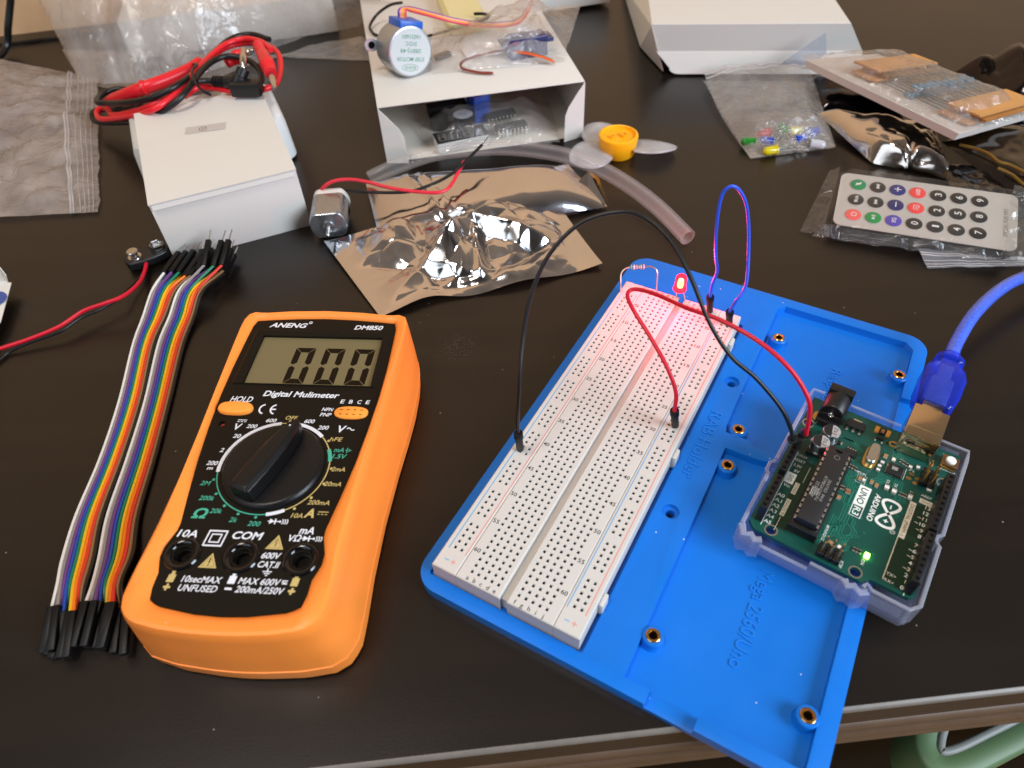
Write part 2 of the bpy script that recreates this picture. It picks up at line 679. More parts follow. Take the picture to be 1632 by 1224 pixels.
M_wall = mat('tan_wall_paint', '#dcb084', 0.8, bump=0.55, bscale=130, var=0.10, vscale=90)
wa, wb = Vector((-411.7, 624.7, 0)), Vector((-313.2, 643.7, 0))
wdv = (wb - wa).normalized()
w0, w1 = wa - wdv * 500, wa + wdv * 1500
wn = Vector((-wdv.y, wdv.x, 0)) * 12
m = MB(M_wall)
m.add([w0 + Vector((0, 0, -760)), w1 + Vector((0, 0, -760)), w1 + Vector((0, 0, 900)), w0 + Vector((0, 0, 900)),
       w0 + wn + Vector((0, 0, -760)), w1 + wn + Vector((0, 0, -760)), w1 + wn + Vector((0, 0, 900)), w0 + wn + Vector((0, 0, 900))],
      [(0, 1, 2, 3), (5, 4, 7, 6), (0, 3, 7, 4), (1, 5, 6, 2), (3, 2, 6, 7), (0, 4, 5, 1)])
tag(m.build('wall', smooth=False), kind='structure')
# low back rail of the desk along the wall
m = MB(M_desk)
b0, b1 = wa - wdv * 350 - wn * 0.1, wa + wdv * 1000 - wn * 0.1
bn_ = Vector((wdv.y, -wdv.x, 0))
prof = [(0.5, 0), (0.5, 2.5), (16, 2.5), (17.2, 1.6), (17.4, 0.02)]
vv = [(p + bn_ * o_ + Vector((0, 0, z))) for p in (b0, b1) for o_, z in prof]
m.add(vv, [(i, 5 + i, 6 + i, i + 1) for i in range(4)])
m.build('back_rail', desk, smooth=False)

M_floor = mat('oak_floor', '#b98a4c', 0.45, var=0.3, vscale=18)
m = MB(M_floor)
m.add([(-1500, -1500, -730), (1500, -1500, -730), (1500, 640, -730), (-1500, 640, -730)], [(0, 1, 2, 3)])
tag(m.build('floor', smooth=False), kind='structure')

# ------------------------------------------------------------------ blue holder plate
BBX, BBY, BBR = 36.52, 172.04, R_(-31.42)
M_blue = mat('blue_abs', '#0a6cca', 0.40, bump=0.05, bscale=700, spec=0.35, var=0.05, vscale=40, rvar=0.08, speck=0.03)
M_blue_emb = mat('blue_emboss', '#0d74d2', 0.4)
holder = thing('project_holder', 'blue plastic project plate holding the breadboard, overhanging the desk edge', 'holder plate', (BBX, BBY, 0), BBR)


def solid(outline, z0, z1):
    q = MB()
    ar = sum(a[0] * b[1] - b[0] * a[1] for a, b in zip(outline, outline[1:] + outline[:1]))
    q.prism(outline if ar > 0 else outline[::-1], z0, z1)
    me = bpy.data.meshes.new('cut')
    me.from_pydata([tuple(p * S) for p in q.v], [], q.f)
    o = bpy.data.objects.new('cut', me)
    COL.objects.link(o)
    return o


base = solid(rrect(-33.2, -88.6, 103.3, 112.0, (9, 9, 9, 9), 8), 0.0, 5.2)
cuts = [
    solid(rrect(-28.9, -83.6, 28.9, 85.2, 0.8, 2), 3.4, 9),                      # breadboard recess
    solid([(39.5, 106.5 - 3), (42.5, 106.5), (94.5, 106.5), (97.8, 103), (97.8, 25), (72, 25), (60, 20.6), (52, 20.6), (50, 22.5), (41, 22.5), (40.2, 26)], 1.6, 9),   # upper pocket
    solid([(43.2, 15), (54.5, 15), (58, 15.5), (71, 19), (97.8, 19), (97.8, -84), (43.2, -84)], 1.6, 9),   # lower pocket
    solid([(51.6, -83), (66.8, -83), (66.8, -95), (51.6, -95)], 2.2, 9),         # front slot
    solid([(96, 26), (96, 72.5), (110, 72.5), (110, 26)], 2.6, 9),               # slot in the right rim
    solid(circ(34.9, 49.5, 3.1, 20), 3.6, 9), solid(circ(34.9, 49.5, 1.7, 16), -1, 9),
    solid(circ(34.9, -22, 3.1, 20), 3.6, 9), solid(circ(34.9, -22, 1.7, 16), -1, 9),
]
for c in cuts:
    md = base.modifiers.new('b', 'BOOLEAN')
    md.operation = 'DIFFERENCE'
    md.solver = 'EXACT'
    md.object = c
bv = base.modifiers.new('bv', 'BEVEL')
bv.width = 0.9 * S
bv.segments = 3
bv.limit_method = 'ANGLE'
bv.angle_limit = R_(50)
dg = bpy.context.evaluated_depsgraph_get()
dg.update()
me = bpy.data.meshes.new_from_object(base.evaluated_get(dg))
for c in cuts + [base]:
    bpy.data.objects.remove(c)
me.materials.clear()
me.materials.append(M_blue)
me.shade_smooth()
me.set_sharp_from_angle(angle=R_(35))
plate = bpy.data.objects.new('plate', me)
COL.objects.link(plate)
plate.parent = holder
for (x, y) in ((45.1, 84.0), (94.9, 84.6), (45.0, 25.6), (94.9, 25.6), (46.6, 6.9), (46.3, -68), (94.7, -69), (94.6, 4)):
    m = MB(M_blue)
    T0 = Matrix.Translation((x, y, 0))
    m.lathe([(4.0, 1.5), (3.6, 2.2), (3.5, 5.2), (3.1, 5.7), (2.3, 5.7), (2.3, 2.0)], 24, 0, T0, caps=False)
    st = m.build('standoff', holder)
    m = MB(M_brass, M_hole)
    m.lathe([(2.35, 5.0), (2.35, 5.95), (2.15, 6.1), (1.5, 6.1), (1.35, 5.9), (1.35, 2.2)], 24, 0, T0, caps=False)
    m.flat(circ(x, y, 1.4, 16), 2.3, 1)
    m.build('threaded_insert', st)
for (txt, x, y, z_, h, w) in (('RAB Holder', 35.0, 12.5, 5.22, 4.6, 36), ('Mega 2560/Uno', 72.3, -45.5, 1.62, 4.6, 37), ('Raspberry', 72.0, 66, 1.62, 4.2, 28)):
    m = MB(M_blue_emb)
    m.text(txt, x, y, z_, h, w, rot=-math.pi / 2)
    n0 = len(m.v)
    m2 = MB(M_blue_emb)       # shallow raised letters
    m2.add(m.v + [p + Vector((0, 0, 0.35)) for p in m.v], [tuple(i + n0 for i in q) for q in m.f])
    ec = {(a_, b_) for q in m.f for a_, b_ in zip(q, q[1:] + q[:1])}
    m2.add([], [])
    sides = [(a_, b_, b_ + n0, a_ + n0) for (a_, b_) in ec if (b_, a_) not in ec]
    m2.f += sides
    m2.mi += [0] * len(sides)
    m2.build('raised_lettering', holder)

# ------------------------------------------------------------------ breadboard
M_bb = mat('breadboard_white', '#c5c2bc', 0.5, bump=0.04, bscale=600, sss=0.04)
M_bbhole = mat('breadboard_socket', '#1c1a18', 0.6)
M_pr_blk = mat('print_black', '#2b2b2b', 0.6)
M_pr_red = mat('print_red', '#d8887e', 0.6)
M_pr_blue = mat('print_blue', '#4f9fd0', 0.6)
bb = thing('breadboard', 'long white solderless breadboard seated in the blue plate', 'breadboard', (BBX, BBY, 0), BBR)
PT = 2.54
ZB = 12.0
rows = [(32 - r) * PT for r in range(1, 64)]
railrows = [(32 - r) * PT for r in range(3, 62) if (r - 3) % 6 != 5]
cols = [-13.97, -11.43, -8.89, -6.35, -3.81, 3.81, 6.35, 8.89, 11.43, 13.97]
rails = [-23.75, -21.2, 21.2, 23.75]
HH = 0.62


def strip(mb, x0, x1, hx, hy, y0=-82.75, y1=82.75):
    """a flat top of the board from x0 to x1 with real square sockets at hx times hy"""
    xs = [x0] + [q for x in sorted(hx) for q in (x - HH, x + HH)] + [x1]
    ys = [y0] + [q for y in sorted(hy) for q in (y - HH, y + HH)] + [y1]
    nx_, ny_ = len(xs), len(ys)
    mb.add([(x, y, ZB) for y in ys for x in xs], [])
    b = len(mb.v) - nx_ * ny_
    for j in range(ny_ - 1):
        for i in range(nx_ - 1):
            if i % 2 == 1 and j % 2 == 1:
                cx_, cy_ = (xs[i] + xs[i + 1]) / 2, (ys[j] + ys[j + 1]) / 2
                h = 0.42
                k = len(mb.v)
                mb.add([(xs[i], ys[j], ZB), (xs[i + 1], ys[j], ZB), (xs[i + 1], ys[j + 1], ZB), (xs[i], ys[j + 1], ZB),
                        (cx_ - h, cy_ - h, ZB - 0.45), (cx_ + h, cy_ - h, ZB - 0.45), (cx_ + h, cy_ + h, ZB - 0.45), (cx_ - h, cy_ + h, ZB - 0.45),
                        (cx_ - h, cy_ - h, ZB - 2.5), (cx_ + h, cy_ - h, ZB - 2.5), (cx_ + h, cy_ + h, ZB - 2.5), (cx_ - h, cy_ + h, ZB - 2.5)],
                       [(0, 1, 5, 4), (1, 2, 6, 5), (2, 3, 7, 6), (3, 0, 4, 7)], 0)
                for a_ in range(4):
                    b_ = (a_ + 1) % 4
                    mb.f.append((k + 4 + a_, k + 4 + b_, k + 8 + b_, k + 8 + a_))
                    mb.mi.append(1)
                mb.f.append((k + 8, k + 9, k + 10, k + 11))
                mb.mi.append(1)
            else:
                mb.f.append((b + j * nx_ + i, b + j * nx_ + i + 1, b + (j + 1) * nx_ + i + 1, b + (j + 1) * nx_ + i))
                mb.mi.append(0)


def bb_body(name, x0, x1, hx, hy, inset_l=0.0, inset_r=0.0):
    q = MB(M_bb, M_bbhole)
    c = 0.35
    strip(q, x0 + c, x1 - c, hx, hy, -82.75 + c, 82.75 - c)
    # sides with a small chamfer
    L0 = [(x0, -82.75, 3.5), (x1, -82.75, 3.5), (x1, 82.75, 3.5), (x0, 82.75, 3.5)]
    L1 = [(p[0], p[1], ZB - c) for p in L0]
    L2 = [(x0 + c, -82.75 + c, ZB), (x1 - c, -82.75 + c, ZB), (x1 - c, 82.75 - c, ZB), (x0 + c, 82.75 - c, ZB)]
    q.loft([L0, L1, L2], 0, True, False)
    return q


q = bb_body('t', -18.1, -1.35, [c for c in cols if c < 0], rows)
q.build('terminal_strip', bb, ang=20)
q = bb_body('t', 1.35, 18.1, [c for c in cols if c > 0], rows)
q.build('terminal_strip', bb, ang=20)
q = MB(M_bb)
q.box((0, 0, 6.6), (2.8, 163.0, 6.2))
q.build('centre_channel', bb)
q = bb_body('t', -27.35, -18.18, rails[:2], railrows)
q.build('power_rail', bb, ang=20)
q = bb_body('t', 18.18, 27.35, rails[2:], railrows)
for yy in (67.6, -0.4, -66.4):
    q.box((28.2, yy, 7.0), (1.8, 5.0, 6.4), 0.5)
q.build('power_rail', bb, ang=20)
q = MB(M_pr_blk, M_pr_red, M_pr_blue)
ZT = ZB + 0.03
for r in range(5, 61, 5):
    y = (32 - r) * PT
    q.text(str(r), -16.4, y, ZT, 1.6, 2.3, bold=0.01)
    q.text(str(r), 16.4, y, ZT, 1.6, 2.3, bold=0.01)
for k, ch in enumerate('abcdefghij'):
    for y in (rows[-1] - 2.6, rows[0] + 2.6):
        q.text(ch, cols[k], y, ZT, 1.6, bold=0.01)
for x, ci in ((-25.5, 2), (-18.95, 1), (19.2, 2), (25.7, 1)):
    q.stroke([(x, -75), (x, 75)], 0.34, ZT, ci)
for xm, xp in ((-23.75, -21.2), (21.2, 23.75)):
    for y in (-79.0, 79.0):
        q.stroke([(xm - 0.9, y), (xm + 0.9, y)], 0.32, ZT, 2)
        q.stroke([(xp - 0.9, y), (xp + 0.9, y)], 0.32, ZT, 1)
        q.stroke([(xp, y - 0.9), (xp, y + 0.9)], 0.32, ZT + 0.01, 1)
q.build('printed_markings', bb, smooth=False)


def bbw(x, y, z=ZB):
    c, s = math.cos(BBR), math.sin(BBR)
    return Vector((BBX + c * x - s * y, BBY + s * x + c * y, z))


# ------------------------------------------------------------------ multimeter
MMX, MMY, MMR = -86.28, 110.44, R_(-6.13)
M_orange = mat('orange_rubber', '#fb8f3a', 0.40, bump=0.05, bscale=900, sss=0.05, rvar=0.08, vscale=70, speck=0.006)
M_panel = mat('black_panel', '#15110c', 0.42, bump=0.03, bscale=1500, spec=0.16)
M_knob = mat('knob_black', '#0f0f10', 0.36, bump=0.06, bscale=1200, spec=0.35)
M_lcd = mat('lcd_olive', '#6f6446', 0.25, spec=0.3)
M_seg = mat('lcd_segment', '#1a120a', 0.45, spec=0.1)
M_gloss_b = mat('jack_gloss', '#08080a', 0.12, spec=0.6)
M_p_white = mat('panel_white', '#dcdde4', 0.55)
M_p_yel = mat('panel_tan', '#c0a868', 0.55)
M_p_grn = mat('panel_green', '#3fa388', 0.55)
M_obtn = mat('orange_button', '#ff9a3c', 0.38)
dmm = thing('multimeter', 'orange and black digital multimeter showing 000 on its display', 'multimeter', (MMX, MMY, 0), MMR)
half_P = [(0, 108.6), (12, 108.1), (22, 107.3), (29.5, 106.4), (29.9, 95), (30.2, 80), (30, 65), (29, 50), (27.6, 36), (25.6, 22), (23.7, 10.5), (23.9, 7), (25.2, 4.5), (25.9, 1), (25.5, -2.5), (24.2, -5), (23.6, -8), (23.9, -12), (23.2, -15), (20, -17), (8, -18.9), (0, -19.3)]
half_T = [(0, 111.8), (15, 111.2), (26, 109.9), (29.2, 110.2), (31.5, 110.6), (33.6, 108.6), (34.2, 104), (33.7, 92), (32.9, 78), (32.1, 64), (31.1, 46), (30.5, 26), (30.4, 8), (31.0, -8), (31.0, -15), (29.4, -20), (25, -23), (17, -24.6), (8, -25.4), (0, -25.6)]
half_B = [(0, 112.6), (15, 112), (26, 110.8), (31.5, 110.6), (34.6, 108.6), (36.2, 103), (37.2, 94), (37.5, 82), (37.0, 70), (35.8, 52), (34.8, 30), (34.7, 10), (35.4, -6), (35.4, -14), (33.6, -19.5), (29, -23), (20, -25.1), (8, -26.2), (0, -26.5)]


def star(half, n=180, cy=45, cx=0):
    """resample a mirrored half outline by angle so that different outlines can be joined ring to ring"""
    pts = [Vector((p[0], p[1])) for p in half] + [Vector((-p[0], p[1])) for p in half[-2:0:-1]]
    out = []
    for k in range(n):
        a = 2 * math.pi * (k + 0.5) / n
        d = Vector((math.cos(a), math.sin(a)))
        best = None
        for i in range(len(pts)):
            p, r = pts[i] - Vector((cx, cy)), pts[(i + 1) % len(pts)] - Vector((cx, cy))
            e = r - p
            den = d.x * e.y - d.y * e.x
            if abs(den) < 1e-9:
                continue
            t = (p.x * e.y - p.y * e.x) / den
            s_ = (p.x * d.y - p.y * d.x) / den
            if t > 0 and -1e-6 <= s_ <= 1 + 1e-6:
                best = t if best is None else max(best, t)
        out.append((cx + d.x * best, cy + d.y * best))
    return out


sP, sT, sB = star(half_P), star(half_T), star(half_B)


def mixl(a, b, t, z, ins=0.0):
    o = []
    for p, q_ in zip(a, b):
        x, y = p[0] * (1 - t) + q_[0] * t, p[1] * (1 - t) + q_[1] * t
        if ins:
            r = math.hypot(x, y - 45)
            x, y = x * (1 - ins / r), 45 + (y - 45) * (1 - ins / r)
        o.append((x, y, z))
    return o


m = MB(M_orange)
m.loft([mixl(sB, sB, 0, 0.3, 2.2), mixl(sB, sB, 0, 1.2, 0.6), mixl(sB, sB, 0, 7.0, -0.25), mixl(sB, sB, 0, 8.3, -0.3), mixl(sB, sB, 0, 8.5, 0.25),
        mixl(sB, sB, 0, 8.9, 0.25), mixl(sB, sB, 0, 9.1, -0.1), mixl(sT, sB, 0.9, 14), mixl(sT, sB, 0.72, 20), mixl(sT, sB, 0.62, 21.2), mixl(sT, sB, 0.32, 28.5),
        mixl(sT, sB, 0.12, 32.2), mixl(sT, sB, 0, 33.4, 0.3), mixl(sP, sT, 0.82, 33.9), mixl(sP, sT, 0.4, 33.6), mixl(sP, sT, 0.16, 32.9), mixl(sP, sT, 0.02, 31.9), mixl(sP, sT, 0, 30.8)], 0, True, False)
m.build('holster', dmm, ang=28)
# front panel with the display window left open
ZP = 32.0
m = MB(M_panel)
pan = [(p[0], p[1], ZP) for p in mixl(sP, sP, 0, ZP, 0.12)]
me = bpy.data.meshes.new('panel')
q = MB()
q.prism([(p[0], p[1]) for p in pan], 27.0, ZP)
me.from_pydata([tuple(p * S) for p in q.v], [], q.f)
po = bpy.data.objects.new('panel', me)
COL.objects.link(po)
cc = solid(rrect(-23.9, 71.6, 25.7, 98.2, 0.4, 2), 29.6, 40)
c2_ = [solid(circ(x, 0, 2.9, 24), 28, 40) for x in (-18.9, 0, 18.9)] + [solid(circ(-24.8, 52, 1.3, 16), 28.5, 40)]
for c in [cc] + c2_:
    md = po.modifiers.new('b', 'BOOLEAN')
    md.operation = 'DIFFERENCE'
    md.solver = 'EXACT'
    md.object = c
dg = bpy.context.evaluated_depsgraph_get()
dg.update()
me2 = bpy.data.meshes.new_from_object(po.evaluated_get(dg))
for c in [cc, po] + c2_:
    bpy.data.objects.remove(c)
me2.materials.clear()
me2.materials.append(M_panel)
po = bpy.data.objects.new('front_panel', me2)
COL.objects.link(po)
po.parent = dmm
# raised bezel round the display: sloped frame
m = MB(M_panel)
o_ = [(-28.0, 71.4), (27.8, 71.4), (27.0, 101.2), (-27.6, 101.2)]
i_ = [(-23.9, 71.8), (25.6, 71.8), (25.3, 97.9), (-23.6, 97.9)]
m.loft([[(x, y, ZP + 0.02) for x, y in o_], [(x * 0.985, y, ZP + 0.55) for x, y in [(-27.4, 71.6), (27.2, 71.6), (26.5, 100.4), (-27.0, 100.4)]],
        [(x, y, ZP + 0.15) for x, y in i_], [(x, y, 30.6) for x, y in i_]], 0, False, False)
m.build('display_bezel', dmm, ang=20)
m = MB(M_lcd, M_seg)
m.box((0.8, 84.9, 30.75), (49.0, 26.4, 0.5), 0.0, 0)
zl = 31.04


def seg7(x, y, w, h, t, sh):
    g = 0.22

    def P(px, py):
        return (x + px + sh * (py - h / 2), y + py)
    hh = h / 2
    for segp in ('a', 'b', 'c', 'd', 'e', 'f'):
        if segp in 'ad':
            y0 = h if segp == 'a' else 0
            sg = -1 if segp == 'a' else 1
            pts = [P(g, y0), P(w - g, y0), P(w - t - g * .2, y0 + sg * t), P(t + g * .2, y0 + sg * t)]
        else:
            x0 = 0 if segp in 'ef' else w
            sg = 1 if segp in 'ef' else -1
            if segp in 'bf':
                ya, yb, si = h, hh, -1
            else:
                ya, yb, si = 0, hh, 1
            pts = [P(x0, ya + si * g), P(x0 + sg * t, ya + si * (t + g)), P(x0 + sg * t, yb - si * (t * 0.55)), P(x0 + sg * t * 0.4, yb - si * 0.35), P(x0, yb - si * t * 0.5)]
        m.flat(pts, zl, 1)


for dx in (-8.8, 3.1, 15.0):
    seg7(dx, 73.2, 8.1, 19.2, 2.5, 0.03)
m.build('display', dmm, smooth=False)
# knob
ca = R_(-21.5)
m = MB(M_knob)
T0 = Matrix.Translation((0, 34.1, ZP)) @ Matrix.Rotation(ca, 4, 'Z')
m.lathe([(17.4, -0.5), (17.4, 0.6), (16.9, 1.4), (16.3, 1.9), (14.5, 2.1), (0.01, 2.1)], 72, 0, T0)
tipo = [(0, 17.0), (2.6, 13.5), (4.3, 4), (4.6, -6), (4.2, -14.8), (3.6, -15.6), (-3.6, -15.6), (-4.2, -14.8), (-4.6, -6), (-4.3, 4), (-2.6, 13.5)]
tipt = [(0, 16.0), (1.6, 12.8), (2.4, 4), (2.6, -6), (2.6, -13.6), (2.2, -14.2), (-2.2, -14.2), (-2.6, -13.6), (-2.6, -6), (-2.4, 4), (-1.6, 12.8)]
k0 = len(m.v)
m.loft([[tuple(T0 @ Vector((x, y, 2.0))) for x, y in tipo], [tuple(T0 @ Vector((x * 0.9 + tx * .1, y * 0.9 + ty * .1, 7.2))) for (x, y), (tx, ty) in zip(tipo, tipt)],
        [tuple(T0 @ Vector((x, y, 8.4))) for x, y in tipt]], 0)
kb = bevel(m.build('selector_knob', dmm, ang=25), 0.3, 2, 30)
m = MB(M_p_white)
m.flat(circ(0, 0, 0.35, 10), 8.45, 0, T0 @ Matrix.Translation((0, 12.5, 0)))
m.build('pointer_dot', kb)
# jacks
for x in (-18.9, 0, 18.9):
    m = MB(M_gloss_b, mat('socket_metal', '#6a6866', 0.3, 1.0))
    T0 = Matrix.Translation((x, 0, ZP))
    m.lathe([(5.7, -0.2), (5.75, 0.3), (5.4, 0.75), (4.7, 0.9), (3.9, 0.6), (3.4, 0.0), (3.2, -2), (2.9, -2.2), (2.7, -3)], 40, 0, T0, caps=False)
    m.lathe([(2.85, -2.2), (2.72, -1.8), (2.5, -1.8), (2.45, -8)], 30, 1, T0, caps=False)
    m.build('socket', dmm)
# hold button, transistor socket
def oval(cx, cy, rx, ry, n=32, p=2.6):
    o = []
    for k in range(n):
        a = 2 * math.pi * k / n
        c, s = math.cos(a), math.sin(a)
        o.append((cx + rx * abs(c) ** (2 / p) * (1 if c > 0 else -1), cy + ry * abs(s) ** (2 / p) * (1 if s > 0 else -1)))
    return o


m = MB(M_obtn)
m.loft([[(x, y, z) for x, y in oval(-21.8, 58.9, rx, ry)] for rx, ry, z in ((6.5, 2.9, ZP - 0.5), (6.5, 2.9, ZP + 0.9), (6.1, 2.6, ZP + 1.5), (4.5, 1.8, ZP + 1.75))], 0)
m.build('hold_button', dmm, ang=40)
m = MB(M_obtn, M_mould_d)
m.loft([[(x, y, z) for x, y in oval(21.4, 58.7, rx, ry)] for rx, ry, z in ((6.2, 2.8, ZP - 0.5), (6.2, 2.8, ZP + 0.5), (5.9, 2.6, ZP + 0.75))], 0)
for i in range(4):
    for j in range(2):
        m.box((21.4 + (i - 1.5) * 2.5, 58.7 + (j - 0.5) * 2.1, ZP + 0.76), (1.0, 0.35, 0.06), 0, 1)
m.build('transistor_socket', dmm, ang=40)
m = MB(mat('trimmer_orange', '#b5472a', 0.5))
m.lathe([(1.25, -1.6), (0.01, -1.5)], 16, 0, Matrix.Translation((-24.8, 52, ZP)), caps=False)
m.build('trimmer', dmm)
# printing
m = MB(M_p_white, M_p_yel, M_p_grn, M_panel)
z = ZP + 0.05
IT = 0.22
m.text('ANENG', -14.9, 104.3, z, 2.7, 15.0, bold=0.03, shear=0.35)
m.stroke(circ(-6.2, 106.0, 0.55, 14), 0.35, z, 0, True)
m.text('DM850', 18.6, 103.9, z, 2.5, 11.4, bold=0.03, shear=0.25)
m.text('Digital Mulimeter', 0.7, 67.1, z, 2.7, 28.6, bold=0.025, shear=0.25)
m.text('HOLD', -21.2, 63.9, z, 2.7, 8.3, bold=0.015, shear=0.2)
for cx, e in ((-11.7, 0), (-7.5, 1)):
    m.stroke(circ(cx + 0.8, 59.4, 2.2, 18, 105, 255), 0.62, z)
    if e:
        m.stroke([(cx - 1.2, 59.4), (cx + 0.6, 59.4)], 0.6, z + 0.01)
for i, ch in enumerate('EBCE'):
    m.text(ch, 16.9 + i * 3.15, 64.2, z, 1.8, 1.4, bold=0.02, shear=0.15)
m.text('NPN', 12.3, 60.2, z, 1.6, 4.0, bold=0.02, shear=0.2)
m.text('PNP', 12.2, 57.7, z, 1.6, 4.0, bold=0.02, shear=0.2)
kc = (0.0, 34.1)


def arc(a0, a1, r, w, mi, n=40):
    m.stroke([(kc[0] + r * math.sin(R_(a0 + (a1 - a0) * k / n)), kc[1] + r * math.cos(R_(a0 + (a1 - a0) * k / n))) for k in range(n + 1)], w, z, mi)


arc(-99, -8.5, 19.0, 1.3, 0, 60)
arc(9, 45, 19.0, 1.3, 0)
arc(-8.5, 9, 19.0, 0.4, 1, 20)
arc(45, 65, 19.0, 0.4, 1, 20)
arc(65, 81, 19.0, 1.3, 2, 20)
arc(81, 153, 19.0, 0.4, 1, 40)
arc(153, 171, 19.0, 1.3, 0, 20)
arc(171, 261, 19.0, 0.4, 2, 50)
for s_, x, y, mi, w in (('600', -7.0, 54.2, 0, 3.7), ('OFF', 0, 55.7, 1, 4.2), ('600', 7.1, 54.4, 0, 3.7), ('200', 12.9, 51.7, 0, 3.7), ('hFE', 18.7, 46.7, 1, 4.2), ('2mA', 22.7, 34.0, 1, 4.7), ('20mA', 22.2, 28.0, 1, 5.9),
                        ('200mA', 19.3, 20.6, 1, 7.4), ('10A', 13.5, 15.4, 1, 3.9), ('2M', -21.3, 26.4, 2, 3.2), ('200k', -18.6, 20.6, 2, 5.0), ('20k', -13.7, 15.9, 2, 3.9), ('2k', -6.9, 12.9, 2, 2.6),
                        ('200', 0.3, 11.8, 2, 4.0), ('200', -21.9, 34.7, 0, 3.8), ('m', -21.9, 32.6, 0, 2.0), ('2', -20.4, 40.3, 0, 1.3), ('20', -17.2, 46.7, 0, 2.6), ('200', -13.2, 51.3, 0, 3.7)):
    m.text(s_, x, y, z, 1.75 if s_ != 'm' else 1.4, w, shear=IT, mi=mi, bold=0.01 if mi else 0.02)
for a, mi in ((0, 1), (54, 1), (90, 1), (108, 1), (126, 1), (144, 1), (-108, 2), (-126, 2), (-144, 2), (-162, 2), (-180, 2)):
    m.flat(circ(kc[0] + 20.0 * math.sin(R_(a)), kc[1] + 20.0 * math.cos(R_(a)), 0.5, 12), z, mi)
m.text('mA', 21.0, 42.1, z, 1.9, 3.5, shear=IT, mi=2, bold=0.01)
m.stroke([(23.0, 42.0), (23.7, 42.0)], 0.25, z, 2)
m.stroke([(23.7, 40.9), (23.7, 43.1)], 0.3, z, 2)
m.stroke([(24.4, 41.4), (24.4, 42.6)], 0.3, z, 2)
m.stroke([(24.4, 42.0), (25.2, 42.0)], 0.25, z, 2)
m.text('1.5V', 21.6, 39.4, z, 1.9, 4.6, shear=IT, mi=2, bold=0.01)
m.text('\u03a9', -18.6, 14.8, z, 3.6, 4.6, shear=IT, mi=2, bold=0.03)
m.text('A', 17.6, 16.6, z, 3.4, 3.4, shear=IT, mi=1, bold=0.03)
m.stroke([(19.9, 17.1), (23.3, 17.1)], 0.3, z, 1)
for k in range(3):
    m.stroke([(19.8 + 1.25 * k, 16.2), (20.5 + 1.25 * k, 16.2)], 0.3, z, 1)
m.text('V', -18.6, 50.9, z, 2.9, 2.7, shear=IT, bold=0.02)
m.stroke([(-19.4, 54.0), (-16.0, 54.0)], 0.32, z)
for k in range(3):
    m.stroke([(-19.4 + 1.25 * k, 53.2), (-18.6 + 1.25 * k, 53.2)], 0.3, z)
m.text('V', 19.4, 51.4, z, 3.0, 3.0, shear=IT, bold=0.02)
m.stroke([(21.4 + 0.25 * k, 51.4 + 0.5 * math.sin(k * 0.55)) for k in range(12)], 0.4, z)


def diode(x, y, sc_=1.0, mi=0):
    a = sc_
    m.stroke([(x - 2.6 * a, y), (x + 0.9 * a, y)], 0.34 * a, z, mi)
    m.flat([(x - 2.0 * a, y - 0.95 * a), (x - 0.3 * a, y), (x - 2.0 * a, y + 0.95 * a)], z + 0.01, mi)
    m.stroke([(x - 0.15 * a, y - 1.0 * a), (x - 0.15 * a, y + 1.0 * a)], 0.45 * a, z + 0.01, mi)
    m.flat(circ(x + 1.4 * a, y, 0.42 * a, 10), z, mi)
    for k in range(3):
        m.stroke(circ(x + (1.3 + 0.75 * k) * a, y, 1.15 * a, 8, -48, 48), 0.32 * a, z, mi)


diode(7.0, 12.9, 1.0)
m.text('10A', -19.7, 7.3, z, 2.6, 6.6, shear=IT, bold=0.02)
m.text('COM', -0.5, 7.5, z, 2.7, 9.6, shear=IT, bold=0.025)
m.text('mA', 18.3, 10.2, z, 2.6, 4.8, shear=IT, bold=0.02)
m.text('V\u03a9', 14.8, 7.3, z, 2.3, 4.2, shear=IT, bold=0.02)
diode(19.6, 7.3, 1.0)
for s_ in (2.9, 1.55):
    m.stroke([(-10.5 + sx_ * s_ + 0.1 * sy_ * s_, 6.0 + sy_ * s_ * 0.9) for sx_, sy_ in ((-1, -1), (1, -1), (1, 1), (-1, 1))], 0.75 if s_ > 2 else 0.6, z, 0, True)
for (tx, ty, k) in ((-9.5, -2.1, 0), (9.4, 5.2, 1)):
    m.flat([(tx - 2.9, ty - 2.1), (tx + 2.9, ty - 2.1), (tx + 0.15, ty + 3.0)], z, 1)
    m.stroke([(tx - 2.0, ty - 1.55), (tx + 2.0, ty - 1.55), (tx + 0.1, ty + 1.9)], 0.16, z + 0.02, 3, True)
    if k == 0:
        m.stroke([(tx, ty - 0.6), (tx + 0.1, ty + 1.1)], 0.4, z + 0.03, 3)
        m.flat(circ(tx, ty - 1.1, 0.25, 8), z + 0.03, 3)
    else:
        m.stroke([(tx + 0.3, ty + 1.2), (tx - 0.3, ty + 0.2), (tx + 0.3, ty + 0.1), (tx - 0.1, ty - 1.1)], 0.3, z + 0.03, 3)
m.text('600V', 9.2, 0.9, z, 2.1, 5.9, shear=IT, bold=0.02)
m.text('CAT.II', 9.3, -2.1, z, 2.1, 6.6, shear=IT, bold=0.02)
m.stroke([(9.6, -3.4), (9.6, -4.4)], 0.35, z)
for k, hw in enumerate((1.5, 0.95, 0.4)):
    m.stroke([(9.6 - hw, -4.5 - 0.62 * k), (9.6 + hw, -4.5 - 0.62 * k)], 0.32, z + 0.01)
m.text('10secMAX', -9.6, -8.0, z, 2.1, 12.2, shear=IT, bold=0.015)
m.text('UNFUSED', -9.8, -10.9, z, 2.1, 12.0, shear=IT, bold=0.012)
m.text('MAX 600V', 8.3, -7.8, z, 2.1, 12.6, shear=IT, bold=0.015)
for k in range(2):
    m.stroke([(15.2, -7.2 - 1.0 * k), (16.9, -7.2 - 1.0 * k)], 0.3, z)
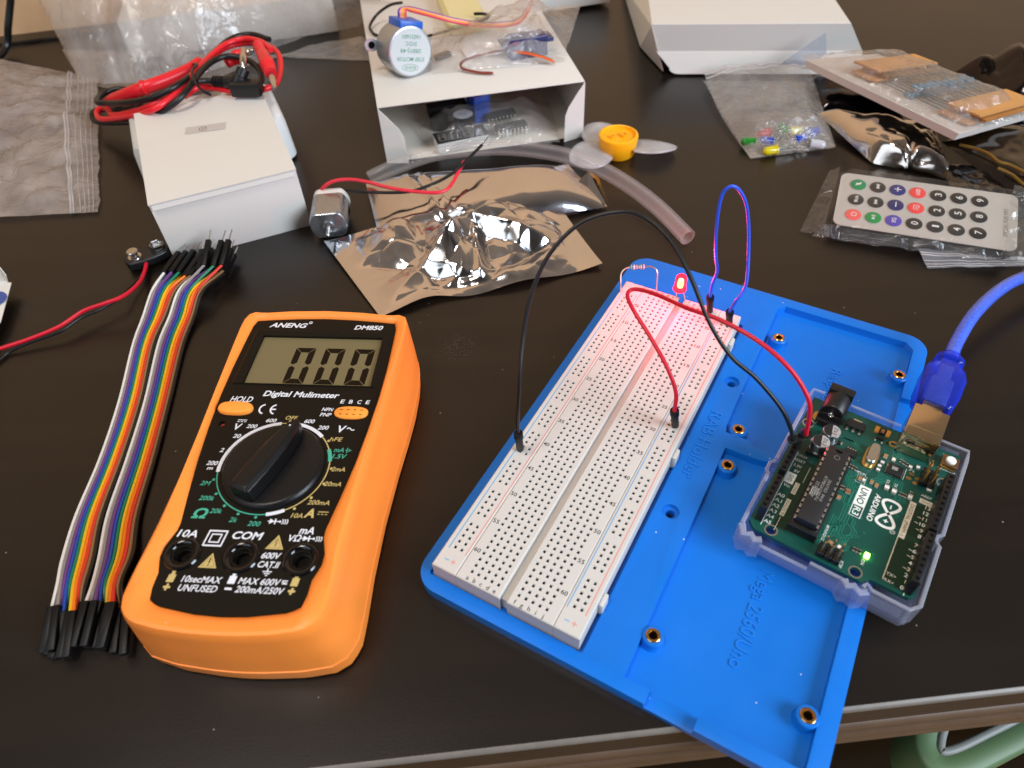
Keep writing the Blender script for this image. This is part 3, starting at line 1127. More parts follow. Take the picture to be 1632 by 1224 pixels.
m.stroke([(15.1 + 0.2 * k, -7.75 + 0.15 * math.sin(k)) for k in range(9)], 0.3, z)
m.text('200mA/250V', 9.2, -10.5, z, 2.1, 14.6, shear=IT, bold=0.015)
for (px_, py_, mi, pl) in ((-19.3, -7.4, 1, 1), (-0.3, -7.0, 0, 0), (19.1, -6.8, 1, 1)):
    m.flat([(px_ - 1.25, py_ - 2.0), (px_ + 1.0, py_ - 2.0), (px_ + 1.25, py_ + 0.6), (px_ - 1.0, py_ + 0.6)], z, mi)
    m.flat([(px_ - 0.5, py_ + 0.6), (px_ + 0.6, py_ + 0.6), (px_ + 0.75, py_ + 2.2), (px_ - 0.35, py_ + 2.2)], z, mi)
    m.stroke([(px_ - 1.35, py_ - 3.6), (px_ + 0.85, py_ - 3.6)], 0.7, z, mi)
    if pl:
        m.stroke([(px_ - 0.4, py_ - 4.7), (px_ - 0.1, py_ - 2.5)], 0.7, z + 0.01, mi)
for ink, keep in (('white_lettering', (0, 3)), ('tan_lettering', (1, 3)), ('green_lettering', (2,))):
    q = MB(*m.mats)
    q.v = m.v
    use = [(f_, mi_) for f_, mi_ in zip(m.f, m.mi) if mi_ == keep[0] or (mi_ == 3 and ink == 'tan_lettering')]
    ix = {}
    for f_, mi_ in use:
        for v_ in f_:
            ix.setdefault(v_, len(ix))
    q.v = [m.v[v_] for v_ in ix]
    q.f = [tuple(ix[v_] for v_ in f_) for f_, mi_ in use]
    q.mi = [mi_ for f_, mi_ in use]
    q.build(ink, po, smooth=False)
#@@PART2
# ------------------------------------------------------------------ microcontroller board in its clear case
AX, AY, AR, AZ = 118.16, 177.9, R_(-36.75), 14.2
M_pcb = mat('pcb_green', '#0b4a40', 0.35, var=0.12, vscale=300, spec=0.55)
M_trace = mat('pcb_trace', '#1d7560', 0.33, spec=0.55)
M_dark_pcb = mat('pcb_dark_zone', '#12301f', 0.35)
M_ic = mat('ic_black', '#1d1d1f', 0.48, bump=0.08, bscale=900)
M_ictxt = mat('ic_marking', '#8c8a84', 0.6)
M_hdr = mat('header_black', '#0e0e0f', 0.4)
M_cream = mat('label_cream', '#d9d0ba', 0.6)
M_tan_c = mat('capacitor_tan', '#a8794a', 0.5)
M_orange_f = mat('fuse_orange', '#c98a3a', 0.4)


def clear(name, col, rough, tr, hz, top=0.5):
    """clear moulded plastic that still reads where its edges gather light"""
    if name in MATS:
        return MATS[name]
    q = bpy.data.materials.new(name)
    q.use_nodes = True
    t = q.node_tree
    out = t.nodes['Material Output']
    b = t.nodes['Principled BSDF']
    b.inputs['Base Color'].default_value = lin(col)
    b.inputs['Roughness'].default_value = rough
    b.inputs['Specular IOR Level'].default_value = 0.7
    trn = t.nodes.new('ShaderNodeBsdfTransparent')
    trn.inputs[0].default_value = tr + (1,)
    mx = t.nodes.new('ShaderNodeMixShader')
    lw = t.nodes.new('ShaderNodeLayerWeight')
    lw.inputs[0].default_value = 0.5
    mr_ = t.nodes.new('ShaderNodeMapRange')
    mr_.inputs[3].default_value = hz
    mr_.inputs[4].default_value = min(1.0, hz + top)
    t.links.new(lw.outputs['Facing'], mr_.inputs[0])
    t.links.new(mr_.outputs[0], mx.inputs[0])
    t.links.new(trn.outputs[0], mx.inputs[1])
    t.links.new(b.outputs[0], mx.inputs[2])
    t.links.new(mx.outputs[0], out.inputs[0])
    MATS[name] = q
    return q


M_case = clear('clear_acrylic', '#a9adc4', 0.12, (0.93, 0.94, 1.0), 0.06, 0.3)
M_case_e = clear('clear_acrylic_edge', '#b0b3c2', 0.12, (0.93, 0.95, 0.99), 0.05, 0.28)
M_case_r = clear('clear_acrylic_rim_glint', '#c9ccda', 0.2, (0.92, 0.94, 0.99), 0.26, 0.4)  # paler, hazier rim puts light gathered at the top edges into the colour

ard = thing('controller_board', 'green microcontroller board with a lit green LED plugged to a blue USB cable', 'circuit board', (AX, AY, 0), AR)
bo = [(0, 0), (0, -66.04), (2.5, -68.58), (37.6, -68.58), (40.3, -66.04), (51.8, -66.04), (53.34, -64.5), (53.34, 0)]
holes = [(2.5, -14.0), (50.7, -15.3), (7.6, -66.1), (35.5, -66.1)]
q = solid(bo, AZ - 1.6, AZ)
hc_ = [solid(circ(x, y, 1.65, 20), AZ - 5, AZ + 5) for x, y in holes]
for c in hc_:
    md = q.modifiers.new('b', 'BOOLEAN')
    md.operation = 'DIFFERENCE'
    md.solver = 'EXACT'
    md.object = c
dg = bpy.context.evaluated_depsgraph_get()
dg.update()
me = bpy.data.meshes.new_from_object(q.evaluated_get(dg))
for c in hc_ + [q]:
    bpy.data.objects.remove(c)
me.materials.clear()
me.materials.append(M_pcb)
pcb = bpy.data.objects.new('pcb', me)
COL.objects.link(pcb)
pcb.parent = ard
# copper: traces, vias, pads, mounting rings
m = MB(M_trace, M_tin, M_hole, M_gold, M_dark_pcb)
z = AZ + 0.03
rnd = random.Random(3)
# runs fan out in bundles with 45 degree bends
for (x0, y0, n, dx, seq) in ((13.8, -27, 6, 0.75, ((4, -3), (0, -6), (2.5, -2.5))), (22, -27.5, 5, 0.8, ((0, -5), (3, -3), (0, -16), (-3, -3))), (31, -22.5, 7, 0.7, ((0, -3), (-4, -4), (0, -3))),
                             (33, -14, 6, 0.7, ((0, 3), (-3, 3), (-4, 0))), (36.5, -22.5, 5, 0.7, ((0, -4), (2, -2), (0, -3))), (25, -50, 4, 0.8, ((0, -5), (2, -2), (0, -3), (-1.5, -1.5))),
                             (28.5, -47, 3, 0.75, ((0, -3), (1.5, -1.5), (0, -2), (-1.5, -1.5), (0, -4))), (13.5, -14, 5, 0.75, ((5, 0), (3, -3), (3, 0), (2, -2))),
                             (15, -22.5, 5, 0.7, ((5, 0), (2.5, 2.5), (5, 0))), (21, -62, 4, 0.8, ((0, 3), (2, 2), (0, 8))), (20.5, -30, 4, 0.8, ((3, -3), (0, -8), (1.5, -1.5)))):
    for k in range(n):
        p = [Vector((x0 + k * dx, y0 + (k % 2) * 0.3))]
        for j, (ax, ay) in enumerate(seq):
            e = 1 + 0.03 * k * (1 if j % 2 else -1)
            p.append(p[-1] + Vector((ax * e, ay * e)))
        m.stroke(p, 0.26, z, 0)
        if k % 2 == 0:
            m.flat(circ(p[-1].x, p[-1].y, 0.42, 12), z + 0.01, 0)
            m.flat(circ(p[-1].x, p[-1].y, 0.2, 8), z + 0.02, 2)
for k in range(46):
    x, y = rnd.uniform(13, 42), rnd.uniform(-62, -6)
    m.flat(circ(x, y, 0.45, 12), z, 0)
    m.flat(circ(x, y, 0.2, 8), z + 0.015, 2)
for x, y in holes:
    m.stroke(circ(x, y, 2.0, 24), 0.45, z, 1, True)
m.flat([(43.4, -30), (48.8, -28), (51.0, -28), (51.0, -65), (43.4, -63.5)], z - 0.01, 4)
m.flat([(7.5, -32), (11.8, -32), (11.8, -64), (7.5, -64)], z - 0.01, 4)
m.build('copper_tracks', pcb, smooth=False)
# silkscreen lettering
m = MB(M_silk, M_cream, M_pcb, M_dark_pcb)
z = AZ + 0.06
D = -math.pi / 2
m.flat([(27.0, -31.4), (30.9, -31.4), (30.9, -40.6), (27.0, -40.6)], z, 0)
m.text('UNO', 28.95, -36.0, z + 0.02, 2.3, 7.4, D, 0.015, 0.1, 2)
m.stroke([(27.15, -40.6), (30.75, -40.6), (30.75, -45.6), (27.15, -45.6)], 0.3, z, 0, True)
m.text('R3', 28.95, -43.1, z, 2.2, 3.6, D, 0.012, 0.1)
m.text('ARDUINO', 33.6, -38.5, z, 1.9, 12.3, D, 0.02, 0.12)
m.stroke([(38.3 + 2.8 * math.sin(2 * t_), -38.4 + 5.9 * math.cos(t_)) for t_ in [2 * math.pi * k / 72 for k in range(72)]], 1.05, z, 0, True)
m.stroke([(38.3, -34.5), (38.3, -36.1)], 0.45, z, 0)
m.stroke([(38.3, -41.0), (38.3, -42.6)], 0.45, z, 0)
m.stroke([(37.5, -41.8), (39.1, -41.8)], 0.45, z + 0.01, 0)
m.stroke(circ(41.3, -44.8, 0.75, 16), 0.16, z, 0, True)
m.text('R', 41.3, -44.8, z, 0.7, None, D)
m.stroke([(43.3, -29), (43.3, -63.8)], 0.32, z, 1)
m.stroke([(50.2, -28.4), (50.2, -66)], 0.25, z, 1)
m.flat([(43.2, -29.0), (45.2, -29.0), (45.2, -45.6), (43.2, -45.6)], z + 0.01, 1)
m.text('DIGITAL (PWM~)', 44.2, -37.4, z + 0.03, 1.1, 14.5, D, 0, 0, 3)
m.flat([(45.6, -25.9), (49.9, -25.9), (49.9, -28.0), (45.6, -28.0)], z, 1)
m.text('GND', 47.8, -26.95, z + 0.02, 1.1, 3.2, mi=3)
m.text('AREF', 47.2, -24.4, z, 1.0, 3.4)
dig = {13: -28.96, 12: -31.5, 11: -34.04, 10: -36.58, 9: -39.12, 8: -41.66, 7: -45.72, 6: -48.26, 5: -50.8, 4: -53.34, 3: -55.88, 2: -58.42, 1: -60.96, 0: -63.5}
for k, y in dig.items():
    m.text(('~' if k in (11, 10, 9, 6, 5, 3) else '') + str(k), 49.6, y, z, 1.5, None, 0, 0.01, 0, 1 if k % 2 else 0, 'r')
m.text('TX>', 45.2, -60.96, z, 1.1)
m.text('RX<', 45.2, -63.5, z, 1.1)
for k in range(6):
    m.text('A%d' % k, 5.4, -50.8 - 2.54 * k, z, 1.45, 2.5, bold=0.012)
for s_, y in (('IOREF', -30.5), ('RESET', -33.0), ('3.3V', -35.6), ('5V', -38.1)):
    m.text(s_, 7.9 if s_ in ('IOREF', 'RESET') else 7.4, y, z, 1.15, None, 0, 0.008, 0, 0, 'r')
m.flat([(4.0, -39.6), (7.2, -39.6), (7.2, -44.6), (4.0, -44.6)], z, 0)
m.text('GND', 5.7, -42.1, z + 0.02, 1.4, 3.2, D, 0, 0, 2)
m.text('Vin', 5.6, -45.8, z, 1.2)
m.flat([(7.9, -42.8), (9.4, -42.8), (9.4, -48.2), (7.9, -48.2)], z, 1)
m.text('POWER', 8.65, -45.5, z + 0.02, 1.05, 4.8, D, 0, 0, 3)
m.flat([(7.7, -51.0), (9.2, -51.0), (9.2, -58.8), (7.7, -58.8)], z, 1)
m.text('ANALOG IN', 8.45, -54.9, z + 0.02, 1.05, 7.2, D, 0, 0, 3)
m.stroke([(10.0, -34), (10.0, -42)], 0.16, z, 1)
m.stroke([(8.4, -59.5), (8.4, -65.5)], 0.16, z, 1)
m.stroke([(3.9, -29), (3.9, -66)], 0.22, z, 0)
m.text('RESET', 50.0, -2.2, z, 1.0, 4.6)
m.text('RX', 34.6, -25.2, z, 0.95, None, D)
m.text('TX', 37.3, -25.2, z, 0.95, None, D)
m.text('L', 42.6, -25.2, z, 0.95, None, D)
m.text('ON', 36.4, -61.3, z, 1.0, None, D)
m.text('ICSP', 30.9, -66.0, z, 1.0, None, D)
m.text('JP2', 40.2, -15.6, z, 0.9)
m.text('RESET-EN', 25.3, -26.4, z, 0.8, 4.2)
m.text('ARDUINO.CC', 23.0, -57.2, z, 0.9, 7.0, D)
m.stroke([(38.6, -16.0), (38.6, -21.5)], 0.16, z, 0)
m.stroke([(47.4, -9.2), (53.0, -9.2), (53.0, -2.8)], 0.18, z, 0)
m.stroke([(25.0, -27.2), (28.0, -27.2), (28.0, -31.0), (25.0, -31.0)], 0.14, z, 0, True)
m.build('silkscreen_lettering', pcb, smooth=False)


def smd(x, y, w, l, h=0.6, body=None, name='chip_part', ends=True, rz=0.0):
    q = MB(body or M_ic, M_tin)
    T0 = Matrix.Translation((x, y, AZ)) @ Matrix.Rotation(rz, 4, 'Z')
    q.box((0, 0, h / 2 + .05), (w, l * (0.5 if ends else 1), h), 0.05, 0, 0, T0, 1)
    if ends:
        for s_ in (-1, 1):
            q.box((0, s_ * l * 0.36, h / 2), (w * 1.02, l * 0.28, h * 1.02), 0.05, 1, 0, T0, 1)
    return q.build(name, ard)


# 28-pin chip in its socket
q = MB(M_hdr, M_tin)
q.box((16.2, -44.7, AZ + 2.0), (9.8, 37.4, 4.0), 0.2)
sock = q.build('chip_socket', ard)
q = MB(M_ic, M_tin, M_ictxt, M_hole)
q.box((16.2, -44.2, AZ + 6.0), (6.9, 35.2, 3.3), 0.25)
for k in range(14):
    y = -44.2 + (k - 6.5) * 2.54
    for s_ in (-1, 1):
        q.box((16.2 + s_ * 3.65, y, AZ + 5.9), (0.9, 1.4, 0.35), 0.05, 1, 0, None, 1)
        q.box((16.2 + s_ * 4.0, y, AZ + 4.9), (0.3, 1.35, 2.2), 0.05, 1, 0, None, 1)
q.flat(circ(16.2, -27.6, 1.3, 20, 180, 360), AZ + 7.67, 3)
q.stroke(circ(16.4, -31.2, 0.9, 18), 0.12, AZ + 7.67, 2, True)
for s_, dx, dy, w in (('ATMEGA328P-PU', 0.2, -2.4, 11.5), ('35473D', 1.7, -0.5, 6.0), ('2219A1Y', -1.4, -4.0, 7.5), ('PHI', 1.6, -6.2, 3.0)):
    q.text(s_, 15.7 + dx, -44.2 + dy, AZ + 7.68, 1.0, w, D, 0, 0, 2)
for k in range(4):
    q.stroke([(13.5 + 0.62 * k, -47.2), (13.5 + 0.62 * k, -51.2 + 0.3 * k)], 0.4, AZ + 7.68, 2)
q.build('chip', ard)
# pin headers
for (x, ya, yb, nm) in ((2.54, -26.4, -45.2 - 1.9, 8), (2.54, -49.4, -65.0, 6), (50.8, -17.4, -43.2, 10), (50.8, -44.4, -65.0, 8)):
    q = MB(M_hdr, M_hole)
    n_ = nm
    L_ = 2.54 * n_ + 0.3
    yc = (ya + yb) / 2
    q.box((x, yc, AZ + 4.2), (2.5, L_, 8.4), 0.15)
    for k in range(n_):
        y = yc + (k - (n_ - 1) / 2) * 2.54
        q.flat([(x - .55, y - .55), (x + .55, y - .55), (x + .55, y + .55), (x - .55, y + .55)], AZ + 8.42, 1)
    q.build('pin_header', ard)
# power jack
q = MB(M_black_pl, M_steel)
q.box((8.4, -1.2, AZ + 5.3), (9.0, 3.6, 10.6), 0.3)
q.box((8.4, -7.2, AZ + 2.8), (8.8, 8.6, 5.6), 0.3)
T0 = Matrix.Translation((8.4, -2.6, AZ + 6.2)) @ Matrix.Rotation(R_(90), 4, 'X')
q.lathe([(4.35, 0), (4.35, 8.4), (4.1, 8.7), (3.5, 8.8), (3.4, 8.2), (0.01, 8.2)], 32, 0, T0)
q.lathe([(1.1, 8.2), (1.1, 9.1), (0.8, 9.4), (0.5, 9.0), (0.01, 9.0)], 20, 1, T0)
q.box((8.4, -12.4, AZ + 1.6), (8.6, 1.8, 3.2), 0.2)
q.build('power_jack', ard, ang=40)
q = MB(M_gold)
q.flat(oval(4.0, -8.8, 1.4, 2.4, 20), AZ + 0.05)
q.build('solder_pad', ard)
# electrolytic capacitors
M_can = mat('aluminium_can', '#b9bcc0', 0.3, 1.0)
M_cap_w = mat('can_white', '#c9cbce', 0.4, 0.6)
for (x, y) in ((11.2, -18.4), (9.5, -25.2)):
    q = MB(M_can, M_black_pl, M_cap_w, M_ic)
    T0 = Matrix.Translation((x, y, AZ))
    q.box((x, y, AZ + 0.6), (6.6, 6.6, 1.2), 0.3, 1)
    q.lathe([(3.1, 1.2), (3.15, 1.6), (2.9, 2.0), (3.15, 2.4), (3.15, 5.6), (2.95, 5.9), (0.01, 5.9)], 32, 0, T0)
    q.flat(circ(x, y, 2.9, 24, -80, 100), AZ + 5.92, 2)
    q.flat(circ(x, y, 2.9, 24, 100, 280), AZ + 5.92, 3)
    for k, s_ in enumerate(('CS', '47', '25V')):
        q.text(s_, x + 1.05, y + 1.45 - 1.35 * k, AZ + 5.94, 0.95, None, 0, 0.01, 0, 3)
    q.build('capacitor', ard, ang=30)
# regulator
q = MB(M_ic, M_tin)
q.box((17.6, -6.6, AZ + 0.95), (6.6, 3.6, 1.6), 0.2)
q.box((17.8, -3.9, AZ + 0.3), (3.2, 1.8, 0.5), 0.1, 1)
for k in (-2.3, 0, 2.3):
    q.box((17.6 + k, -9.3, AZ + 0.45), (0.9, 1.9, 0.5), 0.1, 1)
q.build('regulator', ard)
# resettable fuse
q = MB(M_orange_f, M_gold, M_ic)
q.box((26.8, -3.9, AZ + 0.5), (2.6, 2.9, 1.0), 0.1, 2)
for s_ in (-1, 1):
    q.box((26.8 + s_ * 2.0, -3.9, AZ + 0.5), (1.5, 3.0, 1.06), 0.1, 0)
q.text('8', 26.8, -3.9, AZ + 1.03, 1.7, None, 0, 0, 0, 0)
q.build('fuse', ard)
smd(26.8, -7.4, 2.4, 1.3, 0.9, M_ic, 'transistor', False)
for k in (-1.2, 1.2):
    smd(26.8 + k, -9.0, 0.7, 1.0, 0.4, M_tin, 'transistor_lead', False)
q = MB(M_gold)
q.stroke(circ(31.6, -7.2, 1.15, 18), 0.6, AZ + 0.06, 0, True)
q.build('solder_pad', ard)
# crystal
q = MB(M_tin, M_gold)
q.prism(oval(26.6, -17.8, 2.4, 5.4, 32, 3.4), AZ, AZ + 0.5, 1)
q.loft([[(x, y, zz) for x, y in oval(26.6, -17.8, rx, ry_, 32, 3.0)] for rx, ry_, zz in ((1.85, 4.7, AZ + 0.5), (1.85, 4.7, AZ + 3.2), (1.6, 4.4, AZ + 3.5))], 0)
q.build('crystal', ard, ang=40)
# usb socket
M_usb = mat('usb_shell', '#c8b294', 0.16, 1.0, rvar=0.05, vscale=200)
M_usb_w = mat('usb_shell_edge', '#d8cba0', 0.25, 1.0)
q = MB(M_usb, M_usb_w, M_hole)
q.box((38.2, -1.6, AZ + 5.5), (12.0, 16.0, 10.8), 0.35, 0)
q.box((38.2, -9.62, AZ + 10.3), (11.9, 0.12, 0.9), 0, 1)
for zz, w in ((8.2, 7.0), (4.6, 7.0)):
    q.box((38.2, -9.66, AZ + zz), (w, 0.1, 0.45), 0, 1)
q.box((38.2, -9.64, AZ + 6.3), (8.4, 0.06, 0.3), 0, 2)
q.box((38.2, -5.2, AZ + 10.93), (11.6, 0.25, 0.08), 0, 1)
usbs = q.build('usb_socket', ard)
# reset button
M_btn = mat('button_white', '#e4e2dc', 0.4)
q = MB(mat('switch_shell', '#8a6a48', 0.35, 0.8), M_gold)
q.box((50.3, -6.0, AZ + 1.0), (5.6, 5.0, 2.0), 0.2)
q.box((50.3, -8.7, AZ + 0.7), (5.2, 0.4, 0.7), 0.05, 1)
rb = q.build('reset_switch', ard)
q = MB(M_btn)
q.lathe([(1.75, 1.9), (1.75, 2.6), (1.5, 2.95), (0.01, 3.0)], 24, 0, Matrix.Translation((50.3, -5.9, AZ)))
q.build('button_cap', rb)
# usb interface chip
q = MB(M_ic, M_tin, M_ictxt)
q.box((35.2, -19.4, AZ + 0.6), (5.0, 5.0, 1.0), 0.1)
q.box((35.0, -18.9, AZ + 1.12), (2.0, 1.6, 0.03), 0, 2)
for k in range(8):
    for s_ in (-1, 1):
        q.box((35.2 + (k - 3.5) * 0.55, -19.4 + s_ * 2.65, AZ + 0.25), (0.25, 0.5, 0.2), 0, 1)
        q.box((35.2 + s_ * 2.65, -19.4 + (k - 3.5) * 0.55, AZ + 0.25), (0.5, 0.25, 0.2), 0, 1)
q.build('interface_chip', ard)
# comparator chip left of crystal
q = MB(M_ic, M_tin)
q.box((19.8, -20.4, AZ + 0.7), (3.9, 3.0, 1.2), 0.1)
for k in range(4):
    for s_ in (-1, 1):
        q.box((19.8 + (k - 1.5) * 0.9, -20.4 + s_ * 2.2, AZ + 0.3), (0.4, 1.3, 0.3), 0.03, 1)
q.build('small_chip', ard)
# programming headers with upright pins
for (x0, y0, nx_, ny_) in ((23.9, -66.2, 3, 2), (44.3, -19.8, 2, 3)):
    q = MB(M_hdr, M_gold)
    for i in range(nx_):
        for j in range(ny_):
            x, y = x0 + 2.54 * i, y0 + 2.54 * j
            q.box((x, y, AZ + 1.2), (2.4, 2.4, 2.4), 0.3, 0)
            q.box((x, y, AZ + 4.6), (0.62, 0.62, 6.4), 0.12, 1)
    q.build('programming_header', ard)
for x, y in ((40.6, -17.2), (42.9, -18.3), (40.2, -19.6), (42.6, -20.6)):
    q = MB(M_gold)
    q.flat(oval(x, y, 0.95, 0.75, 16, 2), AZ + 0.05)
    q.build('solder_pad', ard)
# surface-mount parts
for (x, y, w, l, b, rz) in ((30.8, -14.6, 1.3, 2.2, M_tan_c, 0), (30.6, -17.9, 1.2, 1.6, M_silk, 0), (30.2, -20.0, 1.2, 1.6, M_silk, 0), (30.2, -22.0, 1.2, 1.6, M_silk, 0), (33.6, -14.6, 1.2, 2.0, M_silk, 0),
                            (35.9, -13.8, 0.8, 1.7, M_ic, 0), (37.0, -14.1, 0.8, 1.7, M_ic, 0), (38.1, -14.4, 0.8, 1.7, M_ic, 0), (39.4, -14.6, 1.2, 1.9, M_silk, 0), (41.7, -13.4, 1.2, 2.2, M_silk, 0),
                            (45.2, -9.6, 1.3, 2.0, M_tan_c, 0), (45.0, -12.9, 1.3, 1.9, M_tan_c, 0.3), (47.4, -12.6, 1.3, 2.0, M_tin, 0), (47.2, -21.2, 1.6, 2.2, M_silk, 0.2),
                            (21.4, -25.8, 0.8, 1.8, M_ic, 0), (22.5, -25.8, 0.8, 1.8, M_ic, 0), (23.6, -26.0, 0.8, 1.8, M_ic, 0), (26.2, -29.3, 1.5, 2.2, M_tan_c, 0), (27.2, -29.3, 1.1, 2.2, M_silk, 0),
                            (29.9, -28.6, 1.2, 2.2, M_tan_c, 0), (31.7, -29.2, 1.2, 2.2, M_tan_c, 0), (22.1, -36.6, 1.6, 2.0, M_ic, 0.1), (24.2, -37.1, 1.7, 2.3, mat('cap_brown', '#8a5030', 0.45), 0.1),
                            (22.3, -41.2, 1.4, 2.0, M_tan_c, 0), (34.9, -28.0, 1.5, 2.8, M_silk, 0), (37.4, -28.3, 1.5, 2.8, M_silk, 0), (42.6, -27.8, 1.4, 2.8, M_silk, 0),
                            (39.4, -28.3, 0.7, 1.7, M_ic, 0), (40.3, -28.3, 0.7, 1.7, M_ic, 0), (41.2, -28.3, 0.7, 1.7, M_ic, 0), (25.6, -60.2, 1.4, 1.9, M_tan_c, 1.2), (28.4, -60.2, 1.3, 1.8, M_silk, 1.2),
                            (32.6, -58.4, 0.8, 1.7, M_ic, 0), (33.6, -58.4, 0.8, 1.7, M_ic, 0), (34.6, -58.4, 0.8, 1.7, M_ic, 0), (15.0, -17.5, 1.4, 2.4, M_ic, 1.57), (15.4, -21.5, 1.8, 2.4, M_ic, 1.57), (6.9, -21.5, 1.2, 2.0, M_tan_c, 1.57)):
    smd(x, y, w, l, 0.6, b, 'chip_component', True, rz)
q = MB(mat('green_led_lit', (0.4, 1, 0.2), 0.3, emit=(0.35, 1.0, 0.08), estr=14.0))
q.box((36.8, -58.6, AZ + 0.5), (1.5, 2.0, 0.8), 0.15)
q.build('indicator_led', ard)
# hazy clear case: tray, walls of different heights, corner lugs
cs = thing('board_case', 'clear acrylic case round the green microcontroller board, lying on the blue plate', 'case', (AX, AY, 0), AR)
q = MB(M_case)
q.box((26.6, -33.9, 7.3), (55.4, 74.4, 1.6), 0.3)
q.build('tray', cs)


def wall(pts, z0, z1, th=1.4, nm='wall'):
    q = MB(M_case_e, M_case_r)
    L_ = [Vector((p[0], p[1])) for p in pts]
    lp = []
    for i, p in enumerate(L_):
        a_ = L_[max(i - 1, 0)]
        b_ = L_[min(i + 1, len(L_) - 1)]
        d_ = (b_ - a_).normalized()
        n_ = Vector((-d_.y, d_.x)) * th / 2
        lp.append((p, n_))
    loops = []
    for p, n_ in lp:
        e = 0.3
        loops.append([(p.x + n_.x, p.y + n_.y, z0), (p.x + n_.x, p.y + n_.y, z1 - e), (p.x + n_.x * .6, p.y + n_.y * .6, z1), (p.x - n_.x * .6, p.y - n_.y * .6, z1), (p.x - n_.x, p.y - n_.y, z1 - e), (p.x - n_.x, p.y - n_.y, z0)])
    q.loft(loops, 0)
    for i in range(len(loops) - 1):
        for kk in (1, 2, 3):
            q.mi[i * 6 + kk] = 1
    return q.build(nm, cs, ang=30)


wall([(3, 1.4), (-1.2, 1.2), (-1.3, -2), (-1.3, -39)], 6.6, 17.2)
wall([(-1.3, -39), (-2.6, -41), (-2.6, -44.5), (-1.5, -46), (-1.4, -70)], 6.6, 16.6)
wall([(13.2, 1.5), (31.6, 1.5)], 6.6, 16.2)
wall([(44.9, 1.5), (54.6, 1.5), (54.8, -3), (54.8, -39.0), (53.4, -40.5), (53.4, -42.5), (54.9, -44), (54.9, -68.5), (52.6, -71.4), (41.5, -71.3), (39.5, -69.8), (38.6, -71.5)], 6.6, 17.0)
wall([(-1.4, -70), (0.5, -73.4), (2.6, -72.2), (4.2, -73.6), (6.4, -72.4)], 6.4, 16.2, 2.4, 'corner_lug')
wall([(6.4, -71.6), (22.4, -71.4)], 6.6, 11.4)
wall([(22.4, -71.4), (33.2, -71.4)], 6.6, 15.4)
wall([(33.2, -71.4), (34.6, -73.2), (36.4, -72.0), (38.6, -73.4), (40.5, -71.6)], 6.4, 16.0, 2.4, 'corner_lug')
q = MB(M_case_e)
q.box((48, 1.2, 12.5), (9.5, 3.6, 1.2), 0.3)
q.box((46.5, -70.4, 10.5), (10.5, 3.0, 1.2), 0.3)
q.box((2.0, -70.2, 10.5), (5.5, 3.4, 1.2), 0.3)
q.build('ledge', cs)


def aw(x, y, z):
    c, s = math.cos(AR), math.sin(AR)
    return Vector((AX + c * x - s * y, AY + s * x + c * y, z))


# ------------------------------------------------------------------ usb cable
M_usbblue = clear('usb_blue_clear', '#2a48ee', 0.08, (0.58, 0.68, 1.0), 0.14, 0.40)
M_cable = mat('blue_braid_cable', '#4766d6', 0.22, var=0.5, vscale=900, bump=0.3, bscale=900, coat=0.4)
u0 = aw(38.2, 6.2, AZ + 5.6)
ud = (aw(38.2, 40, AZ + 5.6) - u0).normalized()
usb = thing('usb_cable', 'translucent blue USB cable plugged into the green board', 'cable', u0)
TU = Matrix.Translation(u0) @ Matrix.Rotation(math.atan2(ud.y, ud.x), 4, 'Z') @ Matrix.Rotation(R_(90), 4, 'Y')
q = MB(M_usb)
q.box((0, 0, 2), (6.6, 7.4, 7.5), 0.6, 0, 0, TU)
q.build('metal_plug', usb, (u0)) if False else None
q2 = MB(M_usb)
q2.T = Matrix.Translation(-u0)
q2.box((0, 0, 2), (6.6, 7.4, 7.5), 0.6, 0, 0, TU)
q2.build('metal_plug', usb)
q2 = MB(M_usbblue)
q2.T = Matrix.Translation(-u0)


def rr3(hx, hy, zc, r=2.0):
    return [tuple(TU @ Vector((x, y, zc))) for x, y in rrect(-hx, -hy, hx, hy, r, 5)]


q2.loft([rr3(4.3, 5.3, 4.6, 1.5), rr3(5.0, 6.6, 6.5, 2), rr3(5.3, 7.4, 12), rr3(5.3, 7.6, 22), rr3(4.8, 6.6, 27, 2.4), rr3(4.2, 5.2, 28.5, 2.6), rr3(4.0, 4.8, 31, 2.8), rr3(3.8, 4.3, 31.2, 2.8), rr3(4.5, 5.2, 32.4, 3), rr3(4.5, 5.2, 34.5, 3), rr3(3.7, 4.2, 36, 3), rr3(3.3, 3.6, 38, 3)], 0)
q2.build('plug_grip', usb, ang=40)
q2 = MB(mat('plug_core', '#6c7096', 0.35, 0.4, var=0.4, vscale=500))
q2.T = Matrix.Translation(-u0)
q2.box((0, 0, 14), (6.0, 8.0, 15), 0.8, 0, 0, TU)
q2.box((0, 0, 26), (4.0, 5.0, 9), 0.8, 0, 0, TU)
q2.build('plug_core', usb)
q2 = MB(M_cable)
q2.T = Matrix.Translation(-u0)
pe = u0 + ud * 37
q2.tube(spline([pe, pe + ud * 10 + Vector((0, 0, 1)), W(1553, 500, 24), W(1592, 463, 22), W(1632, 442, 18), W(1700, 425, 10), W(1800, 420, 4)], 8), 2.65, 14)
q2.build('cord', usb)

# ------------------------------------------------------------------ jumper wires
def connector(mb, a, b, r0=1.45, mi=0):
    """round moulded jumper end from the board (a) up to the wire (b)"""
    a, b = Vector(a), Vector(b)
    d = b - a
    Lc = d.length
    T0 = Matrix.Translation(a) @ d.to_track_quat('Z', 'Y').to_matrix().to_4x4()
    mb.lathe([(r0 * 0.75, 0), (r0, 0.8), (r0, Lc * 0.72), (r0 * 1.18, Lc * 0.74), (r0 * 1.2, Lc - 0.4), (r0 * 1.05, Lc), (r0 * 0.6, Lc)], 18, mi, T0)


